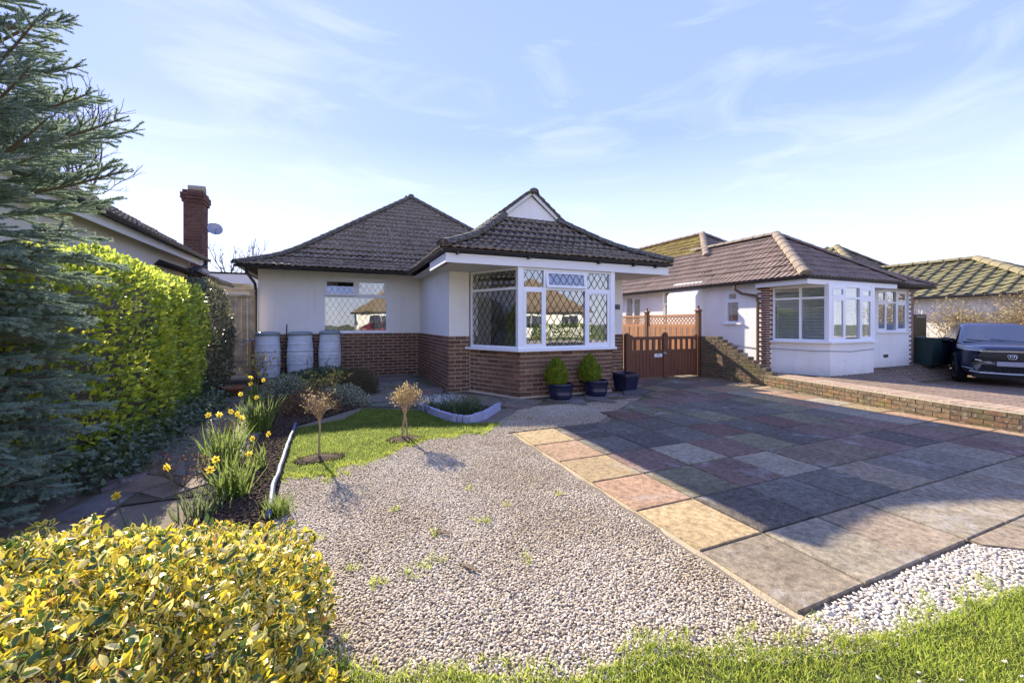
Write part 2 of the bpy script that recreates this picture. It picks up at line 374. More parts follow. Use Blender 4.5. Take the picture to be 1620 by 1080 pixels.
# --- slabbed driveway
U0, DU, V0, DV = 2.11, .588, 1.31, .603
drv = sheet('driveway', [(2.14, 1.33), (3.84, 1.33), (4.8, .62), (8.3, .62), (8.32, 3), (9.07, 6.4), (9.07, 8.4), (6.5, 8.4), (6.1, 6.9), (4.7, 5.9), (3.6, 4.93), (2.14, 4.93)], -.012, M['joint'])
sm = MB(); sm.box(-.286, .286, -.2935, .2935, -.045, 0)
slab_me = sm.mesh('slab', M['slab'])
bmx = bmesh.new(); bmx.from_mesh(slab_me); bmesh.ops.bevel(bmx, geom=[e for e in bmx.edges if all(v.co.z > -.01 for v in e.verts)], offset=.006, segments=1, affect='EDGES'); bmx.to_mesh(slab_me); bmx.free()
SLABC = dict(dark=(0.122, 0.101, 0.076), grey=(0.201, 0.171, 0.122), mauve=(0.211, 0.136, 0.102), pink=(0.363, 0.230, 0.134), buff=(0.382, 0.282, 0.139), olive=(0.201, 0.177, 0.097), slate=(0.149, 0.133, 0.099), pale=(0.323, 0.277, 0.185), wine=(0.181, 0.105, 0.074), brown=(0.221, 0.164, 0.102), front=(0.294, 0.243, 0.164), front2=(0.270, 0.214, 0.139))  # front tones are lighter: sunlight on the near rows put into the colour
PICK = {(0,0): 'front2', (0,1): 'buff', (0,2): 'pink', (0,3): 'buff', (0,4): 'pink', (0,5): 'buff', (1,5): 'dark', (1,4): 'slate', (1,3): 'mauve', (1,2): 'olive', (1,1): 'dark',
        (2,3): 'pale', (2,2): 'mauve', (2,1): 'slate', (2,4): 'dark', (3,3): 'mauve', (3,2): 'pale', (3,1): 'slate', (4,3): 'olive', (4,2): 'brown', (5,3): 'dark', (5,2): 'brown', (6,3): 'mauve', (6,4): 'wine', (4,5): 'slate',
        (1,0): 'front', (2,0): 'front2', (3,0): 'front', (4,0): 'front', (5,0): 'front2', (6,0): 'front', (7,0): 'front2', (4,1): 'front2', (7,1): 'front', (6,1): 'grey', (5,1): 'grey', (7,3): 'brown', (8,3): 'mauve', (7,4): 'olive', (9,4): 'pale', (9,5): 'pink', (9,6): 'buff', (10,8): 'buff'}
def wall_u(v):      # foot of the neighbour's retaining wall
    pts = [(.3, 8.27), (2.3, 8.28), (3.0, 8.31), (6.4, 9.05), (9, 9.05)]
    for (a, ua), (b, ub) in zip(pts, pts[1:]):
        if v <= b: return ua+(ub-ua)*(v-a)/(b-a)
    return 9.05
def left_u(v):      # left edge of the paved area behind the gravel
    pts = [(0, 2.0), (4.93, 2.0), (4.96, 3.55), (5.5, 4.1), (6.1, 5.1), (6.7, 5.9), (7.3, 6.45), (9, 6.5)]
    for (a, ua), (b, ub) in zip(pts, pts[1:]):
        if v <= b: return ua+(ub-ua)*(v-a)/(b-a)
    return 6.5
keys = list(SLABC)
for j in range(-1, 12):
    for i in range(12):
        x0 = U0+i*DU; y0 = V0+j*DV; cx, cy = x0+DU/2, y0+DV/2
        xr = min(x0+DU, wall_u(cy)-.02); xl = max(x0, left_u(cy) if j > 5 else x0)
        if xr-xl < .12 or (j == -1 and i < 3): continue
        c = SLABC[PICK.get((i, j)) or random.choice(('dark', 'dark', 'grey', 'slate', 'olive', 'wine', 'brown', 'mauve') if j > 0 else ('front', 'front2', 'grey'))]
        if i >= 9 and j < 9 and (i, j) not in PICK: c = SLABC[random.choice(('buff', 'pink', 'pale', 'brown', 'pink'))]
        kf = random.uniform(.86, 1.12); c = tuple(k*kf*random.uniform(.985, 1.015) for k in c)
        tz = Matrix.Translation(((xl+xr)/2, cy, random.uniform(-.003, .003))) @ Matrix.Rotation(random.uniform(-.004, .004), 4, 'X') @ Matrix.Rotation(random.uniform(-.004, .004), 4, 'Y')
        if j == -1 and i < 5:   # cut on the diagonal where the apron widens
            f = lambda u: 1.30-(u-3.80)*.74
            poly = [(xl+.006, y0+DV-.006), (xl+.006, max(y0+.006, f(xl))), (xr-.006, max(y0+.006, f(xr))), (xr-.006, y0+DV-.006)]
            m = MB(); m.prism(poly, -.045, 0); s = m.build('slab', M['slab'], drv)
        elif j > 5 and xl > x0 and xr-xl > .25:   # cut edge slabs follow the gravel
            a, b = left_u(y0), left_u(y0+DV)
            poly = [(max(x0-.1, a), y0+.006), (xr-.006, y0+.006), (xr-.006, y0+DV-.006), (min(b, xr-.05), y0+DV-.006)]
            m = MB(); m.prism(poly, -.045, 0); s = m.build('slab', M['slab'], drv)
        else:
            s = obj('slab', slab_me, drv, tz @ Matrix.Diagonal(((xr-xl)/DU, 1, 1, 1)))
        s.color = (*c, 1)
# sandy concrete haunching along the exposed left edge
m = MB()
for k in range(22):
    y0 = 1.25+k*.168; w0 = .075+.035*sin(k*1.7)+.02*sin(k*.6); w1 = .075+.035*sin((k+1)*1.7)+.02*sin((k+1)*.6)
    m.add([(2.125-w0, y0, -.035), (2.125, y0, -.012), (2.125, y0+.17, -.012), (2.125-w1, y0+.17, -.035), (2.125-w0-.05, y0, -.07), (2.125-w1-.05, y0+.17, -.07)], [(0, 1, 2, 3), (4, 0, 3, 5)])
m.build('edge_haunch', M['haunch'], drv)

# --- crazy paving path round the house, stones one by one
path = sheet('garden_path', [(.30, 7.5), (.45, 12), (2.15, 12), (2.15, 8.45), (2.5, 8.3), (3.1, 7.15), (5.4, 7.15), (6.6, 8.3), (6.55, 7.6), (6.1, 6.95), (5.3, 6.35), (4.2, 6.3), (2.6, 6.5), (1.55, 6.9)], -.008, M['joint'])
PATHP = [(.36, 7.6), (.5, 11.8), (2.08, 11.8), (2.08, 8.3), (2.5, 8.2), (3.05, 7.08), (5.35, 7.06), (5.9, 8.2), (6.45, 8.2), (6.5, 7.6), (6.05, 7.0), (5.3, 6.42), (4.2, 6.36), (2.6, 6.56), (1.6, 6.95)]
def clip_half(poly, px, py, nx, ny):
    out = []
    for i in range(len(poly)):
        a, b = poly[i], poly[(i+1) % len(poly)]
        da = (a[0]-px)*nx+(a[1]-py)*ny; db = (b[0]-px)*nx+(b[1]-py)*ny
        if da <= 0: out.append(a)
        if (da < 0 < db) or (db < 0 < da):
            t = da/(da-db); out.append((a[0]+(b[0]-a[0])*t, a[1]+(b[1]-a[1])*t))
    return out
def stones(parent, poly, size, mat, cols, gap=.018, th=.05, name='paving_stone', top=.004):
    p = np.array(poly); lo, hi = p.min(0), p.max(0)
    S = []
    nx, ny = int((hi[0]-lo[0])/size)+2, int((hi[1]-lo[1])/size)+2
    for i in range(nx):
        for j in range(ny):
            S.append((lo[0]+(i+random.uniform(-.15, .75))*size, lo[1]+(j+random.uniform(-.15, .75))*size))
    S = [s for s in S]
    for s in S:
        if not pip(poly, np.array([s]))[0]: continue
        cell = [(s[0]-size*1.5, s[1]-size*1.5), (s[0]+size*1.5, s[1]-size*1.5), (s[0]+size*1.5, s[1]+size*1.5), (s[0]-size*1.5, s[1]+size*1.5)]
        for q in S:
            if q is s or hypot(q[0]-s[0], q[1]-s[1]) > size*3.2: continue
            dx, dy = q[0]-s[0], q[1]-s[1]; d = hypot(dx, dy)
            if d < 1e-6: continue
            k = (d/2-gap/2)/d
            cell = clip_half(cell, s[0]+dx*k, s[1]+dy*k, dx/d, dy/d)
            if len(cell) < 3: break
        if len(cell) < 3: continue
        cell = [c for c in cell]
        a = abs(sum(cell[i][0]*cell[(i+1)%len(cell)][1]-cell[(i+1)%len(cell)][0]*cell[i][1] for i in range(len(cell))))/2
        if a < size*size*.06: continue
        if not all(pip(poly, np.array(cell))):
            cx = sum(c[0] for c in cell)/len(cell); cy = sum(c[1] for c in cell)/len(cell)
            for _ in range(6):
                if all(pip(poly, np.array(cell))): break
                cell = [(s[0]+(c[0]-s[0])*.86, s[1]+(c[1]-s[1])*.86) if not pip(poly, np.array([c]))[0] else c for c in cell]
        m = MB(); m.prism(cell, -th, top+random.uniform(-.003, .006))
        o = m.build(name, mat, parent); c = random.choice(cols); o.color = (*[k*random.uniform(.85, 1.15) for k in c], 1)
CRZ = [(.21, .19, .145), (.25, .21, .15), (.17, .165, .13), (.23, .19, .16)]
stones(path, PATHP, .5, M['crazy'], CRZ)
# side path by the hedge
side = sheet('side_path', [(-2.0, 4.2), (-1.0, 4.2), (-.95, 6.5), (-1.3, 11.4), (-2.5, 11.4), (-2.0, 8)], -.008, M['joint'])
stones(side, [(-1.98, 4.25), (-1.05, 4.25), (-1.0, 6.5), (-1.4, 9), (-1.45, 11.2), (-2.4, 11.2), (-1.95, 8)], .38, M['crazy'], [(.22, .18, .14), (.26, .21, .165), (.19, .16, .13)])

# --- lawns
FRONT = [(-.2, -.4), (6.5, -.4), (6.5, .30), (4.4, .72), (3.4, .98), (2.7, 1.03), (2.3, 1.08), (1.75, 1.22), (1.3, 1.45), (.9, 1.42), (.5, 1.62), (.15, 1.75), (-.05, 1.95), (-.2, 1.8)]
sheet('lawn', FRONT, -.012, M['lawn'])
MID = [G(*p) for p in ((445, 757), (470, 748), (524, 752), (535, 735), (585, 728), (640, 703), (690, 690), (760, 684), (790, 668), (740, 668), (662, 648), (575, 645), (545, 662), (470, 676), (452, 700), (440, 730))]
sheet('middle_lawn', MID, -.010, M['lawn'])
GRASS_A = leafmat('front_grass', [(0, (.18, .27, .025)), (.45, (.33, .42, .035)), (.8, (.48, .52, .05)), (1, (.46, .48, .12))], .55, .5, .3, patch=(3.5, (.74, .76, .6)))
GRASS_B = leafmat('middle_grass', [(0, (.12, .20, .022)), (.5, (.21, .30, .03)), (.85, (.33, .39, .045)), (1, (.46, .42, .12))], .52, .5, .3, patch=(4, (.6, .68, .55)))
def grass(name, poly, dens, hgt, mat, wid=.0035, z=-.01, edge=None):
    P = in_poly(poly, dens); n = len(P)
    k = vnoise(P, 5, 3); keep = RNG.random(n) < .80+.3*k; P = P[keep]; n = len(P)
    h = hgt*(.55+.7*RNG.random(n))*(1+.35*vnoise(P, 3, 5))
    pos = np.c_[P, np.full(n, z)]
    d = rdir(n)*.75; d[:, 2] = 1; d[:, :2] += (vnoise(P, 7, 8)*.35)[:, None]
    T = [(-.5, 0, 0), (.5, 0, 0), (-.4, .55, .06), (.4, .55, .06), (0, 1, .3)]
    F = [(0, 1, 3), (0, 3, 2), (2, 3, 4)]
    V, F = scatter(T, F, pos, d, rdir(n), np.c_[np.full(n, wid)*(.7+.6*RNG.random(n)), h, h])
    o = obj(name, np_mesh(name, V, F, mat)); o['kind'] = 'stuff'; return o
grass('grass', FRONT, 15000, .030, GRASS_A, .0042)
grass('middle_grass', MID, 9000, .030, GRASS_B, .005)
# ragged tufts creeping over the gravel edge, and weeds
tuft = []
for a, b in zip(FRONT[2:-1], FRONT[3:]):
    L = hypot(b[0]-a[0], b[1]-a[1])
    for k in range(int(L*34)):
        t = random.random(); tuft.append((a[0]+(b[0]-a[0])*t+random.gauss(0, .045), a[1]+(b[1]-a[1])*t+random.gauss(.02, .045)))
mid_edge = [G(*p) for p in ((445, 757), (470, 748), (524, 752), (535, 735), (585, 728), (640, 703), (690, 690), (760, 684), (790, 668))]
for a, b in zip(mid_edge, mid_edge[1:]):
    for k in range(int(hypot(b[0]-a[0], b[1]-a[1])*60)):
        t = random.random(); tuft.append((a[0]+(b[0]-a[0])*t+random.gauss(0, .035), a[1]+(b[1]-a[1])*t+random.gauss(-.02, .045)))
for px in ((650, 905), (672, 895), (690, 885), (594, 920), (600, 915), (500, 850), (760, 820), (775, 822), (690, 840), (625, 800), (800, 800), (830, 880), (740, 770), (560, 900), (880, 780), (1010, 640), (1020, 632), (1000, 646), (835, 660), (805, 662), (730, 665), (520, 760), (545, 748)):
    q = G(*px)
    for k in range(2): tuft.append((q[0]+random.gauss(0, .02), q[1]+random.gauss(0, .035)))
tp = np.array(tuft); P = np.repeat(tp, 16, 0)+RNG.normal(size=(len(tp)*16, 2))*.018
n = len(P); d = rdir(n)*.8; d[:, 2] = 1; h = .045*(.5+RNG.random(n))
V, F = scatter([(-.5, 0, 0), (.5, 0, 0), (-.4, .55, .06), (.4, .55, .06), (0, 1, .3)], [(0, 1, 3), (0, 3, 2), (2, 3, 4)], np.c_[P, np.full(n, -.02)], d, rdir(n), np.c_[np.full(n, .0042), h, h])
obj('grass_tufts', np_mesh('grass_tufts', V, F, GRASS_A))['kind'] = 'stuff'

# --- gravel: every pebble an instance of a rounded stone
def pebbles(name, P, size, mat, z=0., sub=2, flat=.62):
    n = len(P); zz = z+RNG.random(n)*size*.35
    me = bpy.data.meshes.new(name); me.vertices.add(n)
    me.vertices.foreach_set('co', np.c_[P, zz].astype(np.float32).ravel()); me.materials.append(mat)
    o = obj(name, me); o['kind'] = 'stuff'
    g = bpy.data.node_groups.new(name, 'GeometryNodeTree')
    g.interface.new_socket('Geometry', in_out='INPUT', socket_type='NodeSocketGeometry'); g.interface.new_socket('Geometry', in_out='OUTPUT', socket_type='NodeSocketGeometry')
    gi = g.nodes.new('NodeGroupInput'); go = g.nodes.new('NodeGroupOutput')
    ic = g.nodes.new('GeometryNodeMeshIcoSphere'); ic.inputs['Radius'].default_value = 1; ic.inputs['Subdivisions'].default_value = sub
    nzt = g.nodes.new('ShaderNodeTexNoise'); nzt.inputs['Scale'].default_value = .9
    sp = g.nodes.new('GeometryNodeSetPosition'); vm = g.nodes.new('ShaderNodeVectorMath'); vm.operation = 'SUBTRACT'; vm.inputs[1].default_value = (.5, .5, .5)
    vs_ = g.nodes.new('ShaderNodeVectorMath'); vs_.operation = 'SCALE'; vs_.inputs['Scale'].default_value = .9
    g.links.new(nzt.outputs['Color'], vm.inputs[0]); g.links.new(vm.outputs[0], vs_.inputs[0]); g.links.new(vs_.outputs[0], sp.inputs['Offset'])
    g.links.new(ic.outputs['Mesh'], sp.inputs['Geometry'])
    sh = g.nodes.new('GeometryNodeSetShadeSmooth'); g.links.new(sp.outputs[0], sh.inputs['Geometry'])
    st = g.nodes.new('GeometryNodeSetMaterial'); st.inputs['Material'].default_value = mat; g.links.new(sh.outputs[0], st.inputs['Geometry'])
    ip = g.nodes.new('GeometryNodeInstanceOnPoints'); g.links.new(gi.outputs[0], ip.inputs['Points']); g.links.new(st.outputs[0], ip.inputs['Instance'])
    rv = g.nodes.new('FunctionNodeRandomValue'); rv.data_type = 'FLOAT_VECTOR'; rv.inputs[0].default_value = (-.5, -.5, 0); rv.inputs[1].default_value = (.5, .5, 6.28); rv.inputs['Seed'].default_value = 3
    sv = g.nodes.new('FunctionNodeRandomValue'); sv.data_type = 'FLOAT_VECTOR'; sv.inputs[0].default_value = (size*.42, size*.30, size*.30*flat); sv.inputs[1].default_value = (size*.78, size*.56, size*.56*flat); sv.inputs['Seed'].default_value = 9
    g.links.new(rv.outputs[0], ip.inputs['Rotation']); g.links.new(sv.outputs[0], ip.inputs['Scale'])
    g.links.new(ip.outputs[0], go.inputs[0])
    o.modifiers.new('pebbles', 'NODES').node_group = g
    return o
def pebmat(name, stops, tintc, lo, hi):
    m, t = nodes(name)
    c = ramp(t, N(t, 'ShaderNodeObjectInfo').outputs['Random'], stops)
    c = mixc(t, c, tintc, ramp(t, noise(t, .9, 4, .6), [(lo, 0.), (hi, .5)]), 'MULTIPLY')
    c = mixc(t, c, (.75, .72, .68), ramp(t, noise(t, 90, 3), [(.3, .5), (.6, 0.)]), 'MULTIPLY')
    return finish(m, t, c, .75, None, .3)
M['pebble'] = pebmat('gravel_pebble', [(0, (.18, .142, .095)), (.2, (.375, .315, .225)), (.5, (.55, .48, .365)), (.8, (.45, .365, .25)), (.92, (.70, .63, .50)), (1, (.26, .19, .115))], (.66, .57, .42), .42, .60)
GRAV = [(-.1, 1.85), (.15, 1.70), (.5, 1.55), (.9, 1.36), (1.35, 1.36), (1.75, 1.14), (2.35, 1.0), (2.35, 1.2), (2.05, 1.3), (2.04, 5.0), (3.5, 5.0), (4.1, 5.5), (5.1, 6.1), (5.9, 6.7), (6.3, 7.1), (6.0, 6.95), (5.3, 6.38), (4.2, 6.32), (2.9, 6.45), (2.6, 6.05)] + \
       [G(*p) for p in ((760, 682), (690, 690), (640, 703), (585, 728), (535, 735), (524, 752), (470, 748), (445, 757))] + [(-.47, 3.6), (-.45, 2.9), (-.15, 2.3)]
PP = in_poly(GRAV, 6600)
# thin ragged patches where earth shows
k = vnoise(PP, 2.2, 21)+.5*vnoise(PP, 7, 22)
PP = PP[RNG.random(len(PP)) < np.clip(1.25-np.maximum(k-.62, 0)*2.2, .35, 1)]
pebbles('gravel', PP, .0155, M['pebble'], -.016)
pebbles('gravel_under', in_poly(GRAV, 3300), .0165, M['pebble'], -.022)
M['white_pebble'] = pebmat('white_pebble', [(0, (.44, .39, .31)), (.5, (.60, .55, .46)), (1, (.44, .37, .27))], (.75, .7, .62), .5, .68)
WP = [(2.02, 1.27), (2.2, 1.05), (2.7, 1.0), (3.4, .95), (4.4, .68), (4.9, .5), (4.9, .62), (4.6, .72), (3.84, 1.29), (2.3, 1.30)]
pebbles('white_pebbles', in_poly(WP, 4200), .022, M['white_pebble'], -.020)
sheet('gravel_bed', [(p[0], p[1]) for p in GRAV], -.018, M['earth'])
# pebbles strayed on to the grass and the slabs
ST = np.array([(random.uniform(.3, 3.2), 0) for _ in range(60)]); ST[:, 1] = 1.5-.30*ST[:, 0]+RNG.normal(size=60)*.09-.06
pebbles('stray_pebbles', ST, .017, M['white_pebble'], .0)
# ------------------------------------------------------------------ building kit
def frame2(p, d, z=0):
    """wall frame: x along d, y into the building, z up"""
    dx, dy = d; L = hypot(dx, dy); dx, dy = dx/L, dy/L
    return Matrix(((dx, -dy, 0, p[0]), (dy, dx, 0, p[1]), (0, 0, 1, z), (0, 0, 0, 1)))
def wall(parent, p, q, z0, z1, mat, th=.22, holes=(), name='wall'):
    """wall from p to q seen from outside left to right, with rectangular openings (x0,x1,z0,z1)"""
    m = MB(); f = frame2(p, (q[0]-p[0], q[1]-p[1])); L = hypot(q[0]-p[0], q[1]-p[1])
    xs = sorted({0, L, *[h[0] for h in holes], *[h[1] for h in holes]}); zs = sorted({z0, z1, *[h[2] for h in holes], *[h[3] for h in holes]})
    for a, b in zip(xs, xs[1:]):
        run = None
        for c, d in zip(zs, zs[1:]):
            if any(h[0] <= (a+b)/2 <= h[1] and h[2] <= (c+d)/2 <= h[3] for h in holes):
                if run: m.box(a, b, 0, th, run[0], run[1], f); run = None
            else: run = (run[0], d) if run else (c, d)
        if run: m.box(a, b, 0, th, run[0], run[1], f)
    return m.build(name, mat, parent)
ub = MB(); ub.box(-.5, .5, -.5, .5, -.5, .5)
BOX = {}
def ubox(mat):
    if mat.name not in BOX: BOX[mat.name] = ub.mesh('block', mat)
    return BOX[mat.name]
class Bricks:
    """bricks laid one by one; those past the limit go into one joined part"""
    def __init__(s, parent, mat, limit=300, name='brick', joined='brickwork'):
        s.p, s.mat, s.n, s.lim, s.name, s.jn, s.m = parent, mat, 0, limit, name, joined, MB()
    def lay(s, mtx):
        if s.n < s.lim: obj(s.name, ubox(s.mat), s.p, mtx); s.n += 1
        else: s.m.box(-.5, .5, -.5, .5, -.5, .5, mtx)
    def wall(s, p, d, L, z0, z1, course=.0866, blen=.262, joint=.015, depth=.06, proud=.004, phase=0, skip=None):
        f = frame2(p, d); nz = max(1, round((z1-z0)/course)); c = (z1-z0)/nz
        for i in range(nz-1, -1, -1):
            x = -(blen/2 if (i+phase) % 2 else 0)
            while x < L-.02:
                a, b = max(0, x), min(L, x+blen)
                if b-a > .04 and not (skip and skip((a+b)/2, z0+(i+.5)*c)):
                    h = c-joint
                    t = Matrix.Translation(((a+b)/2, depth/2-proud+random.uniform(-.002, .002), z0+(i+.5)*c+random.uniform(-.001, .001))) @ Matrix.Rotation(random.uniform(-.006, .006), 4, 'Y')
                    s.lay(f @ t @ Matrix.Diagonal((b-a-joint, depth, h, 1)))
                x += blen
    def done(s):
        if s.m.v: s.m.build(s.jn, s.mat, s.p)['kind'] = 'stuff'
def glassmat(name, refl=.20, tint=(.90, .91, .89)):
    m, t = nodes(name)
    fr = N(t, 'ShaderNodeLayerWeight', {'Blend': .35}).outputs['Facing']
    fac = math_(t, 'MULTIPLY_ADD', fr, .35); fac.node.inputs[2].default_value = refl
    nb = bump(t, noise(t, 1.6, 2), .05, .03)
    g = N(t, 'ShaderNodeBsdfGlossy', {'Roughness': .01, 'Color': (.95, .95, .95, 1), 'Normal': nb}); tr = N(t, 'ShaderNodeBsdfTransparent', {'Color': rgb(tint)})
    mxs = N(t, 'ShaderNodeMixShader', {'Fac': fac, 1: tr.outputs[0], 2: g.outputs[0]})
    N(t, 'ShaderNodeOutputMaterial', {'Surface': mxs.outputs[0]}); return m
M['glass'] = glassmat('window_glass')
M['glass2'] = glassmat('shuttered_glass', .16, (.9, .92, .92))
M['glass_dark'] = glassmat('smoky_glass', .12, (.32, .34, .36))
def lattice(x0, x1, z0, z1, px=.15, pz=.235, w=.0066):
    """crossing lead strips clipped to a pane"""
    m = MB(); k = pz/px
    for sgn in (1, -1):
        c = -6.0
        for i in range(140):
            c = -4+i*px
            pts = []
            # line z = z0 + sgn*k*(x-x0-c)
            for xx in (x0, x1):
                zz = z0+sgn*k*(xx-x0-c)
                if z0 <= zz <= z1: pts.append((xx, zz))
            for zz in (z0, z1):
                xx = x0+c+(zz-z0)/(sgn*k)
                if x0 < xx < x1: pts.append((xx, zz))
            if len(pts) < 2: continue
            a, b = pts[0], pts[-1]; L = hypot(b[0]-a[0], b[1]-a[1])
            if L < .02: continue
            an = atan2(b[1]-a[1], b[0]-a[0])
            t = Matrix.Translation(((a[0]+b[0])/2, 0, (a[1]+b[1])/2)) @ Matrix.Rotation(-an, 4, 'Y')
            m.box(-L/2, L/2, -.004-.0015*sgn, .004, -w/2, w/2, t)
    return m
def window(house, f, x0, x1, z0, z1, cells, lead=True, name='window', depth=.02, out=.045, fw=.045, glass='glass', cw=.05):
    """f: wall frame. cells: list of (x0,x1,z0,z1,kind) kind 'fixed' | 'sash' | 'open' (top hung, ajar) -> frame, casement, pane, lead_lattice"""
    w = MB()
    w.box(x0, x0+fw, depth-out, depth+.03, z0, z1, f); w.box(x1-fw, x1, depth-out, depth+.03, z0, z1, f)
    w.box(x0+fw, x1-fw, depth-out-.001, depth+.03, z0, z0+fw, f); w.box(x0+fw, x1-fw, depth-out-.001, depth+.03, z1-fw, z1, f)
    zs = sorted({c[2] for c in cells} | {c[3] for c in cells}); 
    for c in cells:   # bars between cells
        if c[3] < z1-fw-.01: w.box(max(c[0], x0+fw), min(c[1], x1-fw), depth-out-.002, depth+.028, c[3]-.025, c[3]+.025, f)
        if c[1] < x1-fw-.01: w.box(c[1]-.025, c[1]+.025, depth-out-.003, depth+.026, max(c[2], z0+fw), min(c[3], z1-fw), f)
    root = w.build(name, M['upvc'], house)
    for c in cells:
        a = c[0] if c[0] > x0+fw+.01 else x0+fw-.02; b = c[1] if c[1] < x1-fw-.01 else x1-fw+.02
        lo = c[2] if c[2] > z0+fw+.01 else z0+fw-.02; hi = c[3] if c[3] < z1-fw-.01 else z1-fw+.02
        kind = c[4]; a += .022; b -= .022; lo += .022; hi -= .022
        t = f; yy = depth-out-.006
        if kind == 'open':
            t = f @ Matrix.Translation((0, yy, hi)) @ Matrix.Rotation(R(-9), 4, 'X') @ Matrix.Translation((0, -yy, -hi))
        if kind in ('sash', 'open'):
            s = MB()
            s.box(a, a+cw, yy, yy+.035, lo, hi, t); s.box(b-cw, b, yy, yy+.035, lo, hi, t); s.box(a+cw, b-cw, yy+.001, yy+.035, lo, lo+cw, t); s.box(a+cw, b-cw, yy+.001, yy+.035, hi-cw, hi, t)
            s.build('casement', M['upvc'], root)
            a += cw-.004; b -= cw-.004; lo += cw-.004; hi -= cw-.004; gy = yy+.018
        else: gy = depth-.012
        p = MB(); p.box(a, b, gy, gy+.006, lo, hi, t); p.build('pane', M[glass], root)
        if lead:
            l = lattice(a, b, lo, hi); l.v = [tuple(t @ Vector((q[0], q[1]+gy-.004, q[2]))) for q in l.v]
            l.build('lead_lattice', M['lead'], root)
    return root

# --- roofs: bell-cast slope, tiles laid course by course
def bell(s1=.42, s2=.80, a=.55, b=1.25):
    def p(t):
        if t <= a: return s1*t
        if t <= b:
            k = t-a; return s1*a+s1*k+(s2-s1)*k*k/(2*(b-a))
        return s1*a+(s1+s2)/2*(b-a)+s2*(t-b)
    return p
def straight(s): return lambda t: s*t
def tile_mesh(name, mat, w=.33, L=.36, roll=.032, rolls=2, th=.028, nseg=6):
    """double-roll roof tile: front lip at y=0, laid up the slope"""
    xs = []; zs = []
    for k in range(rolls):
        for q in range(nseg):
            u = q/nseg; xs.append(-w/2+(k+u)*w/rolls); zs.append(roll*(sin(pi*(u-.45)/.55)**1 if u > .45 else -.10*sin(pi*u/.45)))
    xs.append(w/2); zs.append(0)
    m = MB(); n = len(xs)
    m.add([(x, 0, z-th) for x, z in zip(xs, zs)]+[(x, 0, z) for x, z in zip(xs, zs)]+[(x, L, z-.012) for x, z in zip(xs, zs)],
          [(i, i+1, n+i+1, n+i) for i in range(n-1)]+[(n+i, n+i+1, 2*n+i+1, 2*n+i) for i in range(n-1)])
    return m
class Tiles:
    def __init__(s, limit): s.n = 0; s.lim = limit
def tile_face(roof, P, e, Wd, ze, prof, tmax, hips, mat, cap, joined_name='tile_field', tw=.33, gauge=.285, roll=.019, rolls=2, skip=None, hipfac=(1, 1), t0=-.02, nseg=6):
    """P: left end of the eave seen from outside, e: unit eave direction (rightwards), inward = left of e ... hips: (left, right) booleans"""
    e = Vector((e[0], e[1], 0)).normalized(); n = Vector((-e.y, e.x, 0))
    tm = tile_mesh('tile', mat, tw, gauge*1.18, roll, rolls, nseg=nseg); me = tm.mesh('tile', mat)
    bmj = bmesh.new()
    planes = []
    Pv = Vector((P[0], P[1], 0))
    if hips[0]: planes.append((Pv, (n*1-e*(1/hipfac[0])*1).normalized() if False else (-e+n*hipfac[0]).normalized()))
    if hips[1]: planes.append((Pv+e*Wd, (e+n*hipfac[1]).normalized()))
    t = t0; row = 0
    while t < tmax:
        z = ze+prof(max(t, 0)) if t >= 0 else ze+prof(0)+t*.3
        sl = (prof(max(t, 0)+.05)-prof(max(t, 0)))/.05
        y = (n+Vector((0, 0, sl))).normalized()
        y = (y+Vector((0, 0, -.075))).normalized()      # each course tips up at its lip
        zz = e.cross(y).normalized(); 
        off = 0
        nc = int(Wd/tw)+2
        for c in range(-1, nc):
            x = (c+.5)*tw+off
            o = Pv+e*x+n*t
            lo, hi = (x-tw/2), (x+tw/2)
            tt = t
            L = hipfac[0]*tt if hips[0] else 0; Rr = Wd-(hipfac[1]*tt if hips[1] else 0)
            if hi < L-.02 or lo > Rr+.02: continue
            if skip and skip(x, tt): continue
            jit = Matrix.Rotation(random.uniform(-.022, .022), 4, 'X') @ Matrix.Rotation(random.uniform(-.014, .014), 4, 'Z')
            mt = Matrix(((e.x, y.x, zz.x, o.x), (e.y, y.y, zz.y, o.y), (e.z, y.z, zz.z, z+.018+random.uniform(-.003, .003)), (0, 0, 0, 1))) @ jit
            L2 = hipfac[0]*(tt+gauge*1.1) if hips[0] else -1e9 ; R2 = Wd-(hipfac[1]*(tt+gauge*1.1)) if hips[1] else 1e9
            cut = lo < L2 or hi > R2 or (not hips[0] and lo < -1e-6) or (not hips[1] and hi > Wd+1e-6)
            if not cut and cap.n < cap.lim:
                obj('tile', me, roof, mt); cap.n += 1
            else:
                b = bmesh.new(); b.from_mesh(me); b.transform(mt)
                if cut:
                    pl = list(planes)
                    if not hips[0]: pl.append((Pv, -e))
                    if not hips[1]: pl.append((Pv+e*Wd, e))
                    for co, no in pl:
                        bmesh.ops.bisect_plane(b, geom=b.verts[:]+b.edges[:]+b.faces[:], plane_co=co, plane_no=no, clear_outer=True)
                if not b.faces: b.free(); continue
                m2 = bpy.data.meshes.new('tile'); b.to_mesh(m2); b.free()
                if cut and cap.n < cap.lim:
                    m2.materials.append(mat); obj('tile', m2, roof); cap.n += 1
                else: bmj.from_mesh(m2); bpy.data.meshes.remove(m2)
        # next course, measured along the slope
        t += gauge/sqrt(1+sl*sl); row += 1
    if bmj.faces:
        m3 = bpy.data.meshes.new(joined_name); bmj.to_mesh(m3); m3.materials.append(mat); o = obj(joined_name, m3, roof); o['kind'] = 'stuff'
    bmj.free()
